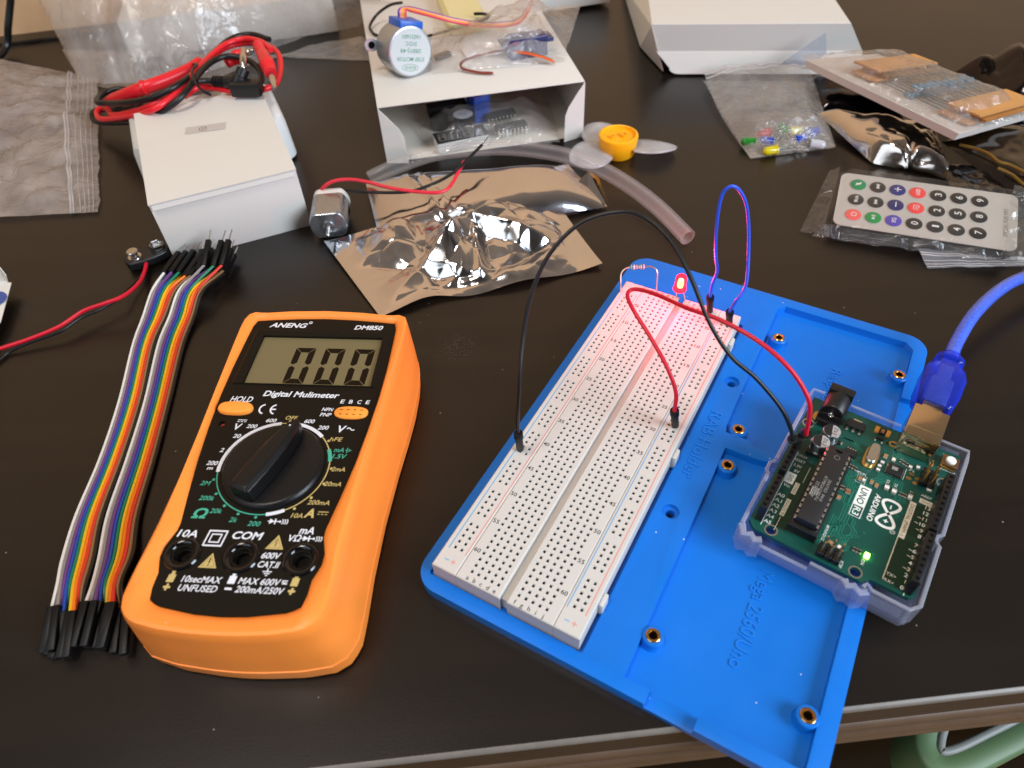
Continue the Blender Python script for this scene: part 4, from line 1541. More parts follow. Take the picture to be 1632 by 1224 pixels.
def jumper(name, label, wm, a0, a1, path, b0, b1, r=0.72):
    t_ = thing(name, label, 'jumper wire', a0, 0, 'jumper wires on the breadboard')
    o = Vector(a0)
    for (p0, p1) in ((a0, a1), (b0, b1)):
        k = MB(M_black_conn)
        k.T = Matrix.Translation(-o)
        connector(k, p0, p1)
        k.build('connector', t_, ang=40)
    k = MB(wm)
    k.T = Matrix.Translation(-o)
    k.tube(spline([Vector(a1) - (Vector(a1) - Vector(a0)).normalized() * 1.0, Vector(a1)] + path + [Vector(b1), Vector(b1) - (Vector(b1) - Vector(b0)).normalized() * 1.0], 10), r, 12)
    k.build('wire', t_)
    return t_


P3 = lambda L: [W(*p) for p in L]
jumper('jumper_wire', 'black jumper wire arching from the left power rail over to the green board', M_black_wire,
       W(829, 716, ZB), W(826, 690, ZB + 14), P3([(825, 655, 38), (828, 600, 50), (834, 535, 61), (847, 468, 73), (876, 405, 84), (925, 356, 92), (985, 338, 96), (1030, 348, 95), (1070, 385, 91), (1100, 440, 84), (1131, 515, 73), (1165, 568, 64), (1205, 603, 58), (1243, 648, 50), (1259, 680, 43)]),
       aw(2.54, -31.5, AZ + 8.4), W(1263, 700, AZ + 21))
jumper('jumper_wire', 'red jumper wire from the right power rail to the green board', M_red_wire,
       W(1076, 679, ZB), W(1075, 654, ZB + 13), P3([(1077, 625, 33), (1063, 585, 41), (1035, 535, 47), (1010, 495, 51), (1000, 470, 53), (1012, 461, 54), (1045, 469, 56), (1095, 491, 60), (1150, 511, 62), (1210, 545, 61), (1255, 584, 57), (1281, 620, 51), (1291, 650, 45)]),
       aw(2.54, -26.9, AZ + 8.4), W(1285, 691, AZ + 19), 0.78)
jumper('jumper_wire', 'blue jumper wire standing in a tall loop at the far end of the breadboard', mat('blue_wire_skin', '#2a4fd0', 0.38),
       W(1131, 497, ZB), W(1132, 472, ZB + 11), [Vector(p) for p in ()] + P3([(1136, 452, 28), (1143, 432, 34), (1141, 408, 42), (1141, 375, 53), (1145, 335, 65), (1152, 308, 72), (1165, 297, 75), (1178, 303, 73), (1189, 325, 67), (1193, 360, 57), (1193, 400, 47), (1191, 440, 38), (1186, 462, 33), (1173, 480, 29)]),
       W(1162, 517, ZB), W(1163, 496, ZB + 11), 0.72)

# ------------------------------------------------------------------ resistor and red LED on the breadboard
rs = thing('resistor', 'small blue-banded resistor bridging the far left corner of the breadboard', 'resistor', W(1017, 425, 22))
ro = W(1017, 425, 22)
k = MB(mat('resistor_blue', '#7fb0b8', 0.4), mat('band_dark', '#2c4a52', 0.5))
k.T = Matrix.Translation(-ro)
ra, rb_ = W(1005, 426, 22.0), W(1027, 425, 22.0)
rd = (rb_ - ra)
T0 = Matrix.Translation(ra) @ rd.to_track_quat('Z', 'Y').to_matrix().to_4x4()
Lr = rd.length
k.lathe([(0.5, 0), (1.2, 0.2), (1.3, 0.8), (1.2, 1.6), (0.95, 2.0), (0.95, Lr - 2.0), (1.2, Lr - 1.6), (1.3, Lr - 0.8), (1.2, Lr - 0.2), (0.5, Lr)], 16, 0, T0)
for q_ in (0.14, 0.36, 0.52, 0.68, 0.86):
    rr_ = 1.33 if q_ in (0.14, 0.86) else 0.99
    k.lathe([(rr_, Lr * q_ - 0.25), (rr_, Lr * q_ + 0.25)], 16, 1, T0, caps=False)
k.build('body', rs)
k = MB(M_tin)
k.T = Matrix.Translation(-ro)
k.tube(spline([W(989, 466, ZB), W(989, 452, 16), W(990, 436, 20), W(997, 428, 22), ra], 6), 0.33, 8)
k.tube(spline([rb_, W(1038, 425, 22), W(1046, 430, 21), W(1047.5, 440, 18.5), W(1046.5, 462, ZB)], 6), 0.33, 8)
k.build('leads', rs)

lo = W(1084, 482, ZB)
led = thing('red_led', 'glowing red LED standing at the far end of the breadboard', 'LED', lo)


def glow_mat():
    q = bpy.data.materials.new('red_led_glow')
    q.use_nodes = True
    t = q.node_tree
    t.nodes.remove(t.nodes['Principled BSDF'])
    e = t.nodes.new('ShaderNodeEmission')
    e.inputs[0].default_value = (1.0, 0.008, 0.016, 1)
    e.inputs[1].default_value = 9.0
    g = t.nodes.new('ShaderNodeBsdfTransparent')
    g.inputs[0].default_value = (1.0, 0.5, 0.5, 1)
    mx = t.nodes.new('ShaderNodeMixShader')
    mx.inputs[0].default_value = 0.55
    t.links.new(g.outputs[0], mx.inputs[1])
    t.links.new(e.outputs[0], mx.inputs[2])
    t.links.new(mx.outputs[0], t.nodes['Material Output'].inputs[0])
    return q


M_glow = glow_mat()
lb = W(1083, 461, ZB + 5.5)
T0 = Matrix.Translation(lb - lo)
k = MB(M_glow)
k.lathe([(2.9, 0), (2.9, 0.9), (2.5, 1.0), (2.5, 5.6), (2.35, 6.6), (1.9, 7.5), (1.1, 8.1), (0.01, 8.3)], 28, 0, T0)
lens = k.build('lens', led)
k = MB(mat('led_core', (1, 0.6, 0.5), 0.4, emit=(1.0, 0.34, 0.12), estr=18))
k.lathe([(0.01, 1.2), (1.3, 1.5), (1.5, 3.2), (1.2, 5.5), (0.01, 6.0)], 18, 0, T0)
k.build('die', led)
pl = bpy.data.lights.new('led_light', 'POINT')
pl.energy = 0.17
pl.color = (1.0, 0.03, 0.10)
pl.shadow_soft_size = 0.0022
plo = bpy.data.objects.new('led_light', pl)
COL.objects.link(plo)
plo.location = (lb + Vector((0, 0, 9.6))) * S
k = MB(M_tin)
for sgn in (-1, 1):
    a_ = lb - lo + Vector((sgn * 1.27 * math.cos(BBR), sgn * 1.27 * math.sin(BBR), 0.2))
    e_ = W(1079 if sgn < 0 else 1092, 478 if sgn < 0 else 481, ZB - 1) - lo
    k.tube([a_, (a_ + e_) / 2 + Vector((sgn * 0.3, 0, 0)), e_], 0.28, 8)
k.build('leads', led)
#@@PART3
# ------------------------------------------------------------------ rainbow ribbon cables
RAINBOW = [('white', '#e2e0dc'), ('grey', '#8d8684'), ('purple', '#6a3f86'), ('blue', '#1e48a8'), ('green', '#0f7a58'), ('yellow', '#e8b818'), ('orange', '#f07a1c'), ('red', '#d6392a'), ('brown', '#8a6a44'), ('black', '#1a1614')]
M_rb = [mat('ribbon_' + n, c, 0.42) for n, c in RAINBOW]


def shell(mb, a, b, w=2.5, mi=0):
    a, b = Vector(a), Vector(b)
    d = b - a
    T0 = Matrix.Translation(a) @ d.to_track_quat('Z', 'Y').to_matrix().to_4x4()
    mb.box((0, 0, d.length / 2), (w, w, d.length), 0.25, mi, 0, T0)
    return T0


def step(p, q_, L_):
    d = Vector(q_) - Vector(p)
    return Vector(p) + d.normalized() * L_


def ribbon(label, left, right, tops, tdir, bots, bdir, seed):
    """left/right: matching pixel paths of the two outer wires from the top split to the bottom split"""
    rn = random.Random(seed)
    o = W(*left[len(left) // 2][:2], 2)
    t_ = thing('ribbon_cable', label, 'ribbon cable', o, 0, 'rainbow jumper ribbons')
    n = 10
    for i in range(n):
        k = MB(M_rb[i])
        k.T = Matrix.Translation(-o)
        u, v, zt = tops[i]
        pts = [W(u, v, zt)]
        for j, (l, r) in enumerate(zip(left, right)):
            f = i / (n - 1)
            zz = l[2] + (r[2] - l[2]) * f if len(l) > 2 else 1.0
            pts.append(W(l[0] + (r[0] - l[0]) * f, l[1] + (r[1] - l[1]) * f, zz))
        bu, bv_, bz = bots[i]
        pts.append(W(bu, bv_, bz))
        k.tube(spline(pts, 8), 0.66, 8)
        k.build('wire', t_)
        # male end at the top
        d_ = tdir[i]
        a = pts[0]
        b = step(a, W(u + d_[0], v + d_[1], zt + d_[2]), 14.5)
        k = MB(M_black_conn, M_tin)
        k.T = Matrix.Translation(-o)
        shell(k, a - (b - a).normalized() * 0.5, b)
        k.tube([b - (b - a) * 0.05, step(b, b + (b - a), 6.5)], 0.32, 6, 1)
        k.build('connector', t_)
        d_ = bdir[i]
        a = pts[-1]
        b = step(a, W(bu + d_[0], bv_ + d_[1], d_[2]), 14.5)
        k = MB(M_black_conn, M_hole)
        k.T = Matrix.Translation(-o)
        T0 = shell(k, a - (b - a).normalized() * 0.5, b)
        k.flat([(-.7, -.7), (.7, -.7), (.7, .7), (-.7, .7)], 14.53, 1, T0)
        k.build('connector', t_)
    return t_


ribbon('rainbow ribbon cable on the outside, farther from the orange multimeter',
       [(243, 462, 5), (228, 505, 2.2), (212, 550, 1.5), (190, 640, 1.2), (160, 730, 1.2), (122, 820, 1.4), (100, 890, 2.5), (92, 930, 4)],
       [(284, 462, 5), (266, 505, 2.2), (246, 550, 1.5), (226, 640, 1.2), (197, 730, 1.2), (164, 820, 1.4), (150, 890, 2.5), (138, 930, 4)],
       [(262, 434, 6), (267, 437, 3), (274, 433, 6.5), (281, 437, 3.2), (286, 433, 6.5), (291, 438, 3.2), (296, 439, 6.5), (300, 441, 3.4), (304, 439, 6.5), (308, 441, 3.4)],
       [(27, -36, 2), (27, -37, 0), (27, -37, 2), (27, -37, 0), (27, -38, 3), (27, -36, 0), (27, -36, 3), (25, -36, 0), (23, -36, 1.5), (22, -36, 0)],
       [(83, 969, 5), (91, 968, 6), (97, 972, 4), (101, 977, 5), (106, 978, 3), (112, 977, 6), (117, 977, 6), (121, 975, 4), (127, 966, 3), (131, 963, 3)],
       [(-12, 62, 1.4), (-7, 58, 4.2), (-16, 58, 1.4), (-10, 57, 1.4), (-18, 55, 1.4), (-12, 55, 4.2), (-8, 54, 4.2), (-10, 54, 1.4), (-6, 56, 1.4), (-8, 60, 3)], 1)
ribbon('rainbow ribbon cable lying alongside the orange multimeter',
       [(286, 462, 6), (270, 505, 2.4), (252, 550, 1.5), (231, 640, 1.2), (203, 730, 1.2), (172, 820, 1.4), (158, 890, 3), (148, 930, 5)],
       [(325, 462, 8), (310, 505, 3), (293, 550, 1.6), (271, 640, 1.2), (248, 730, 1.2), (222, 820, 1.4), (213, 880, 3), (194, 930, 5)],
       [(317, 433, 7), (326, 422, 10), (329, 431, 7), (335, 429, 4), (341, 423, 11), (346, 431, 7), (350, 429, 4), (354, 422, 11), (356, 431, 7), (360, 434, 4)],
       [(6, -38, 3), (7, -40, 5), (9, -38, 3), (14, -37, 1), (13, -40, 5), (14, -39, 3), (15, -38, 1), (11, -40, 5), (14, -40, 3), (18, -38, 0)],
       [(137, 961, 6), (145, 961, 5), (152, 960, 6), (159, 961, 5), (165, 964, 3), (170, 966, 3), (175, 963, 6), (181, 962, 6), (190, 972, 3), (203, 975, 5)],
       [(-16, 58, 4.2), (-20, 58, 1.4), (-14, 58, 4.2), (-18, 58, 1.4), (-14, 58, 1.4), (-8, 56, 1.4), (-12, 56, 4.2), (-15, 57, 4.2), (-6, 52, 1.4), (-4, 48, 4)], 2)

# ------------------------------------------------------------------ battery snap
so = W(236, 410, 2)
snap = thing('battery_snap', 'black battery snap with two metal studs and a red and a black lead', 'battery connector', so)
k = MB(M_black_pl)
k.T = Matrix.Translation(-so)
ca_, cb_ = W(222, 413, 4), W(250, 402, 4)
ang_ = math.atan2((cb_ - ca_).y, (cb_ - ca_).x)
k.T = k.T @ Matrix.Translation((ca_ + cb_) / 2) @ Matrix.Rotation(ang_, 4, 'Z')
k.prism(oval(0, 0, 11.5, 6.2, 36, 3.0), -2.5, 2.2)
bevel(k.build('cover', snap), 0.8, 2)
for x, fem in ((-6, 0), (6, 1)):
    k = MB(M_steel)
    T0 = Matrix.Translation(-so) @ Matrix.Translation((ca_ + cb_) / 2) @ Matrix.Rotation(ang_, 4, 'Z') @ Matrix.Translation((x, 0, 2.2))
    if fem:
        k.lathe([(3.6, 0), (3.9, 0.4), (3.8, 2.6), (3.2, 3.0), (2.9, 2.6), (2.9, 0.6), (0.01, 0.6)], 6, 0, T0)
    else:
        k.lathe([(3.6, 0), (3.4, 0.5), (1.9, 0.8), (1.7, 2.4), (2.9, 2.9), (3.0, 3.5), (2.6, 3.9), (0.01, 3.9)], 28, 0, T0)
    k.build('stud', snap, ang=30)
for nm, mt, L_ in (('red_lead', M_red_wire, [(233, 418, 4), (231, 430, 3.5), (224, 447, 5), (210, 462, 8), (192, 474, 10), (165, 484, 10), (132, 496, 8), (95, 520, 6), (50, 539, 4), (8, 553, 3), (-60, 575, 1.2)]),
                   ('black_lead', M_black_wire, [(240, 416, 3), (222, 443, 3), (200, 464, 4.5), (188, 476, 5.5), (160, 493, 5), (128, 507, 5), (95, 529, 4), (50, 545, 3), (20, 558, 1.6), (0, 573, 1), (-40, 610, 0.9)])):
    k = MB(mt)
    k.T = Matrix.Translation(-so)
    k.tube(spline(P3(L_), 8), 0.95 if nm == 'red_lead' else 0.7, 10)
    k.build(nm, snap)

# ------------------------------------------------------------------ small white box with its tray, test leads on top
c0 = W(280, 417, 0)
c1 = W(497, 359, 0)
bd = (c1 - c0)
byaw = math.atan2(bd.y, bd.x)
bw_ = bd.length
BH = 35.2
boxL = thing('small_carton', 'closed white carton with a circled 1 sticker, ribbon connectors leaning against it', 'box', c0, byaw)


def panel(mb, pts, th=0.5, mi=0):
    P = [Vector(p) for p in pts]
    n_ = (P[1] - P[0]).cross(P[2] - P[0]).normalized() * th
    n = len(P)
    mb.add([tuple(p) for p in P] + [tuple(p - n_) for p in P], [tuple(range(n)), tuple(range(2 * n - 1, n - 1, -1))] + [(i, n + i, n + (i + 1) % n, (i + 1) % n) for i in range(n)], mi)


k = MB(M_white_card)
k.box((bw_ / 2, 52, (BH - 0.8) / 2), (bw_, 104, BH - 0.8), 0.3)
k.build('body', boxL)
k = MB(M_white_card)
panel(k, [(-0.2, -0.6, BH - 0.1), (bw_ + 0.2, -0.6, BH - 0.1), (bw_ + 0.2, 104, BH + 0.2), (-0.2, 104, BH + 0.2)], 0.6)
panel(k, [(0.8, -0.5, BH - 1.0), (bw_ - 1.2, -0.5, BH - 1.0), (bw_ - 1.2, -0.95, BH - 3.6), (0.8, -0.95, BH - 3.6)][::-1], 0.4)
k.build('lid', boxL)
k = MB(mat('sticker_paper', '#bdb5af', 0.5), M_ic)
sl = Matrix.Rotation(-byaw, 4, 'Z') @ Matrix.Translation(W(328, 205, BH) - c0)
k.T = sl @ Matrix.Rotation(R_(11), 4, 'Z')
k.flat([(-11, -4), (11, -4), (11, 4), (-11, 4)], 0.32, 0)
k.stroke(circ(-1.5, -0.2, 2.0, 24), 0.35, 0.36, 1, True)
k.text('1', -1.5, -0.2, 0.36, 2.0, None, R_(0), 0.01, 0, 1)
k.build('sticker', boxL, smooth=False)
k = MB(mat('moulded_tray_white', '#d9dcda', 0.45, sss=0.1))
tw = Matrix.Translation(c0) @ Matrix.Rotation(byaw, 4, 'Z')
k.T = tw
k.loft([[(x, y, z_) for x, y in rrect(-8 + e, 72 + e, bw_ + 9 - e, 132 - e, 9, 6)] for z_, e in ((0.3, 1.5), (2, 0), (22, 1.2), (27, 2.5), (28.5, 4.5))], 0)
k.v = k.v
tr_ = k.build('plastic_tray', None, tw @ Vector((bw_ / 2, 105, 0)), ang=40)
tag(tr_, 'white moulded plastic tray sticking out behind the carton with the sticker', 'tray')
# the carton's lid stops before the tray: the tray stands behind it

LZ = BH + 1.0
q480 = lambda x, y: (140 + x / 4.8, 40 + y / 4.8)


def lead(name, label, mt, strands, extra):
    o = W(*q480(800, 400), LZ + 6)
    t_ = thing(name, label, 'test lead', o, 0, 'multimeter test leads')
    k = MB(mt)
    k.T = Matrix.Translation(-o)
    k.tube(spline([W(*q480(x, y), z_) for x, y, z_ in strands], 8), 1.75, 12)
    k.build('cable', t_)
    for nm, fn in extra:
        k = MB(mt, M_steel)
        k.T = Matrix.Translation(-o)
        fn(k)
        k.build(nm, t_, ang=40)
    return t_


M_red_lead = mat('red_lead_skin', '#e01f2b', 0.36)
M_blk_lead = mat('black_lead_skin', '#101012', 0.4)


def plug(k, u0_, v0_, z0_, u1_, v1_, z1_, ub, vb, zb, ut, vt_, zt):
    """angled banana plug: ribbed tail from 0 to 1, body at b, bare tip to t"""
    a, b = W(*q480(u0_, v0_), z0_), W(*q480(u1_, v1_), z1_)
    d = (b - a)
    T0 = Matrix.Translation(a) @ d.to_track_quat('Z', 'Y').to_matrix().to_4x4()
    L_ = d.length
    pr = [(1.9, 0)]
    for i in range(4):
        z_ = L_ * (0.04 + 0.11 * i)
        pr += [(3.3, z_), (3.3, z_ + L_ * 0.06), (2.5, z_ + L_ * 0.065), (2.5, z_ + L_ * 0.10)]
    pr += [(3.6, L_ * 0.5), (4.0, L_ * 0.8), (3.6, L_)]
    k.lathe(pr, 20, 0, T0)
    c, t_ = W(*q480(ub, vb), zb), W(*q480(ut, vt_), zt)
    d = c - b
    T0 = Matrix.Translation(b - d.normalized() * 3.2) @ d.to_track_quat('Z', 'Y').to_matrix().to_4x4()
    L_ = d.length + 3.2
    k.lathe([(3.4, 0), (4.4, 1.2), (4.4, L_ * .55), (3.7, L_ * .6), (3.6, L_), (2.6, L_)], 20, 0, T0)
    d = t_ - c
    T0 = Matrix.Translation(c) @ d.to_track_quat('Z', 'Y').to_matrix().to_4x4()
    L_ = d.length
    k.lathe([(1.2, 0), (1.5, 0.5), (2.0, L_ * 0.3), (2.05, L_ * .6), (1.5, L_ * .72), (1.4, L_ * .95), (1.0, L_), (0.01, L_)], 14, 1, T0)


def probe(k, pts, r):
    P = [W(*q480(x, y), z_) for x, y, z_ in pts]
    k.tube(spline(P, 6), r, 16)


lead('test_lead', 'red test lead coiled over the back of the white carton', M_red_lead,
     [(1400, 190, LZ + 9), (1330, 130, LZ + 9), (1200, 104, LZ + 8), (1060, 145, LZ + 7), (950, 225, LZ + 7), (850, 325, LZ + 8), (760, 425, LZ + 8), (650, 545, LZ + 6), (500, 645, LZ + 3), (350, 692, 30), (200, 716, 22), (100, 718, 18), (68, 680, 17), (90, 640, 18), (145, 640, 20), (200, 690, 22),
      (350, 660, 30), (500, 610, LZ + 2), (640, 520, LZ + 3), (780, 415, LZ + 4), (890, 300, LZ + 4), (1040, 180, LZ + 4), (1200, 140, LZ + 4), (1350, 150, LZ + 4), (1445, 205, LZ + 4), (1475, 300, LZ + 3), (1450, 430, LZ + 2), (1370, 485, LZ + 2), (1240, 500, LZ + 2), (1100, 505, LZ + 2), (960, 480, LZ + 2), (840, 480, LZ + 2), (740, 545, LZ + 1)],
     [('plug', lambda k: plug(k, 1300, 150, LZ + 10, 1370, 290, LZ + 12, 1400, 370, LZ + 11, 1428, 490, LZ + 8)),
      ('plug', lambda k: plug(k, 1060, 290, LZ + 4, 1150, 240, LZ + 5, 1200, 215, LZ + 6, 1270, 195, LZ + 7)),
      ('probe_handle', lambda k: probe(k, [(150, 590, 22), (300, 530, 32), (430, 480, LZ + 1.0), (600, 420, LZ + 2), (760, 350, LZ + 3), (860, 290, LZ + 3)], [2.6, 3.2] + [3.8] * 29)),
      ('probe_guard', lambda k: probe(k, [(420, 484, LZ + 1), (445, 474, LZ + 1.4)], 4.6))])
lead('test_lead', 'black test lead coiled with the red one, its angled plug pointing up', M_blk_lead,
     [(1390, 110, LZ + 5), (1250, 70, LZ + 5), (1110, 98, LZ + 5), (985, 190, LZ + 5), (840, 340, LZ + 6), (700, 450, LZ + 10), (500, 555, LZ + 6), (300, 592, 36), (150, 596, 30), (70, 590, 27), (110, 530, 24), (220, 490, 24), (330, 500, 24), (420, 560, 28), (330, 640, 24), (160, 640, 15), (50, 660, 12), (35, 710, 10), (80, 742, 10), (240, 745, 14), (350, 738, 22), (450, 708, 30),
      (600, 640, LZ + 2), (720, 545, LZ + 7), (810, 430, LZ + 9), (870, 350, LZ + 9), (950, 280, LZ + 9), (1050, 240, LZ + 9), (1160, 245, LZ + 8), (1260, 290, LZ + 6), (1320, 360, LZ + 4), (1325, 430, LZ + 3), (1290, 480, LZ + 3)],
     [('plug', lambda k: plug(k, 960, 430, LZ + 6, 1150, 440, LZ + 7, 1190, 335, LZ + 13, 1188, 175, LZ + 20)),
      ('plug_body', lambda k: k.box(tuple(W(*q480(1215, 480), LZ + 5)), (18, 9, 8), 1.2, 0, R_(-5))),
      ('cable_tail', lambda k: probe(k, [(840, 430, LZ + 8), (900, 425, LZ + 7), (970, 430, LZ + 6)], 1.6))])
k = MB(M_blk_lead)
to = W(*q480(830, 400), LZ + 8)
k.tube(spline([W(*q480(x, y), z_) for x, y, z_ in ((800, 300, LZ + 5), (835, 300, LZ + 10), (800, 345, LZ + 12), (800, 400, LZ + 12), (830, 450, LZ + 11), (880, 505, LZ + 5), (940, 535, LZ + 1.0))], 8), 0.85, 8)
tag(k.build('cable_tie', None, to), 'thin black twist tie wound round the red and black leads', 'cable tie')

# ------------------------------------------------------------------ clear bags on the left
def crackle(x, y, seed, size):
    d = noise.voronoi(Vector((x / size + seed, y / size + 0.7 * seed, seed * 1.3)))[0]
    return min(0.6, d[1] - d[0])


def crumple(s_, seed, amp, fine=0.35):
    def fn(s, t, p):
        wx, wy = p.x + 6 * nz(p.x, p.y, seed + 3, 0.03, 2), p.y + 6 * nz(p.x, p.y, seed + 5, 0.03, 2)
        return (0, 0, amp * 0.8 * abs(nz(p.x, p.y, seed, s_, 3)) + amp * 0.42 * crackle(wx, wy, seed, 0.62 / s_) + fine * amp * 0.45 * crackle(wx, wy, seed + 2, 0.25 / s_))
    return fn


M_zip = film('zip_bag_film', 0.52, (0.93, 0.92, 0.91), (0.76, 0.66, 0.61), 1.0, 0.10, 0.9, 75)
zo = W(60, 230, 2)
zc = [W(-60, 82, 14), W(156, 126, 3), W(158, 338, 1.2), W(-60, 350, 2)]
zh = crumple(0.03, 3.3, 7.0)


def zedge(s, t, p):
    e = min(1, (1 - s) * 6, t * 8, (1 - t) * 8)
    d = zh(s, t, p)
    return (1.8 * nz(0, p.y, 8, 0.08) * (s > .97), 0, d[2] * max(0.12, e) + 4.0 * math.sin(math.pi * t) * min(1, (1 - s) * 3))


k = MB(M_zip)
v_, f_ = sheet(zc, 60, 50, zedge)
k.add(v_, f_)
zb = thing('zip_bag', 'large crumpled clear zip bag at the left edge of the desk', 'plastic bag', zo)
k.T = Matrix.Identity(4)
k.v = [p - zo for p in k.v]
k.build('film', zb, ang=80)
M_zipline = film('zip_line', 0.62, (0.95, 0.95, 0.95), (0.85, 0.8, 0.78), 0.6, 0.2, 0.1)


def on_sheet(c, fn, s, t):
    a, b, cc_, d = [Vector(p) for p in c]
    p = (a * (1 - s) + b * s) * (1 - t) + (d * (1 - s) + cc_ * s) * t
    return p + Vector(fn(s, t, p))


k = MB(M_zipline)
for s, r in ((0.795, 0.75), (0.815, 0.55), (0.865, 0.28), (0.90, 0.28), (0.93, 0.28), (0.96, 0.28)):
    k.tube([on_sheet(zc, zedge, s + 0.004 * math.sin(9 * t / 40), t / 40) + Vector((0, 0, 0.5)) - zo for t in range(41)], r, 6)
k.build('zip_closure', zb)
k = MB(mat('grey_clip_plastic', '#4a4440', 0.5))
po_ = W(76, 180, 1)
k.T = Matrix.Translation(W(76, 180, 2)) @ Matrix.Rotation(R_(-20), 4, 'Z')
k.prism([(-5, -14), (7, -14), (7, -6), (12, -3), (9, 2), (4, 1), (3, 14), (-6, 13), (-7, 2)], 0, 4)
tag(bevel(k.build('plastic_clip', None, po_), 0.6), 'small dark plastic clip seen through the left zip bag', 'clip')
k = MB(mat('dark_pouch', '#3f3d52', 0.35))
po_ = W(-10, 200, 1)
k.T = Matrix.Translation(W(-8, 195, 0.4)) @ Matrix.Rotation(R_(-12), 4, 'Z')
k.box((0, 0, 3), (46, 70, 5), 2, 0, 0, None, 3)
tag(k.build('dark_pouch', None, po_), 'dark bluish pouch inside the left zip bag, cut by the frame', 'pouch')
# white card at the left edge
co_ = W(0, 470, 1)
card = thing('folded_card', 'white card corner with a blue mark poking in from the left edge', 'card', co_)
k = MB(M_white_card, mat('blue_print', '#3b4f92', 0.55))
k.T = Matrix.Translation(-co_)
a_, b_, c_, d_ = W(-90, 455, 6), W(18, 450, 6), W(1, 512, 5), W(-90, 640, 5)
panel(k, [d_, c_, b_, a_], 0.5)
ctr = W(-18, 478, 6.3)
k.flat([(ctr.x + 8.5 * math.cos(R_(20 * i)), ctr.y + 7.0 * math.sin(R_(20 * i))) for i in range(18)], 6.1, 1)
k.build('sheet', card, smooth=False)
k = MB(M_white_card)
k.T = Matrix.Translation(-co_)
panel(k, [W(-80, 455, 5.9), W(13, 450, 5.9), W(10, 440, 12), W(0, 427, 15), W(-80, 400, 16)], 0.5)
k.build('flap', card, smooth=False)
# black cable hanging at the wall
k = MB(M_black_wire)
bl0 = W(8, 92, 2)
def on_back(u, v, y):
    a, b = (u - 816) / F, (v - 612) / F
    d = [MC[i_][0] * a + MC[i_][1] * b + MC[i_][2] for i_ in range(3)]
    return Vector((d[0] * y / d[1], y, HC + d[2] * y / d[1]))


k.tube(spline([bl0 + Vector((-20, -60, 1)), bl0 + Vector((-6, -14, 1)), on_back(9, 76, 590), on_back(13, 40, 596), on_back(17, 0, 602), on_back(22, -60, 606), on_back(26, -140, 608)], 8), 2.6, 10)
tag(k.build('black_cable', None, bl0), 'black cable hanging down in front of the tan wall', 'cable')

# big clear bag with a white carton inside it
k = MB(M_white_card)
g0, g1 = W(212, 96, 0), W(540, 50, 0)
gd = g1 - g0
k.T = Matrix.Translation(g0) @ Matrix.Rotation(math.atan2(gd.y, gd.x), 4, 'Z')
k.box((gd.length / 2, 75, 14), (gd.length, 150, 28), 0.5)
tag(k.build('white_carton', None, g0), 'white carton wrapped inside the big crumpled clear bag', 'box')
M_big = film('big_bag_film', 0.36, (0.95, 0.94, 0.93), (0.84, 0.79, 0.77), 1.1, 0.10, 0.9, 55)
bo_ = W(300, 70, 10)
bc = [W(40, -40, 55), W(640, -40, 60), W(572, 42, 8), W(128, 128, 3)]
bh = crumple(0.016, 6.1, 17.0, 0.5)


def bigf(s, t, p):
    e = min(1, s * 5, (1 - s) * 5, (1 - t) * 5 + 0.08)
    d = bh(s, t, p)
    out = max(0, t - 0.5) * 2
    return (0, -34 * out * math.sin(math.pi * min(1, s * 1.25)) ** 1.0 + 5 * nz(p.x, 0, 4, .03) * out, d[2] * e + 24 * math.sin(math.pi * min(1, max(0, t))) ** 0.7 * math.sin(math.pi * s) ** 0.5)


v_, f_ = sheet(bc, 90, 50, bigf)
k = MB(M_big)
k.add(v_, f_)
lower = []
v2_, f2_ = sheet([p for p in bc], 60, 20, lambda s, t, p: (0, bigf(s, t, p)[1], 0.4 - p.z + 1.2 * abs(nz(p.x, p.y, 2, .05)) + 14 * 0))
k.add(v2_, f2_)
k.v = [p - bo_ for p in k.v]
bigb = thing('big_plastic_bag', 'big crumpled clear plastic bag lying at the back left', 'plastic bag', bo_)
k.build('film', bigb, ang=80)

# ------------------------------------------------------------------ open white box in the middle
f0, f1 = W(601, 171.4, 35.5), W(932, 129, 35.5)
fd = f1 - f0
cy = math.atan2(fd.y, fd.x)
cw, chh, cdp = fd.length, 35.5, 235.0
boxC = thing('open_carton', 'white carton lying open towards the viewer, stepper motor on top of it', 'box', (f0.x, f0.y, 0), cy)
M_card_in = mat('card_inside', '#d9d2c4', 0.7)
k = MB(M_white_card)
k.box((cw / 2, cdp / 2, chh - 0.3), (cw, cdp, 0.6), 0.1)
k.build('top_panel', boxC)
k = MB(M_card_in)
k.box((cw / 2, cdp / 2, 0.4), (cw - 1.3, cdp, 0.6), 0.1)
k.box((cw / 2, cdp - 0.5, chh / 2), (cw - 1.3, 0.6, chh - 1.6), 0)
k.build('inner_lining', boxC)
for x in (0.3, cw - 0.3):
    k = MB(M_white_card)
    k.box((x, cdp / 2, (chh - 0.7) / 2), (0.6, cdp, chh - 0.7), 0.1)
    k.build('side_panel', boxC)
for sg, x0 in ((1, 0.0), (-1, cw)):
    k = MB(M_white_card)
    pts = [(x0, -0.2, 0.2), (x0 + sg * 13, -4, 0.2), (x0 + sg * 12.5, -3.6, 17), (x0 + sg * 10.5, -3.2, 22), (x0 + sg * 4, -1, 30), (x0, -0.2, chh - 0.8)]
    panel(k, pts if sg > 0 else pts[::-1], 0.5)
    k.build('dust_flap', boxC, smooth=False)

# parts in their bag inside the box
def on_axis(u, v, z_):
    return W(u, v, z_)


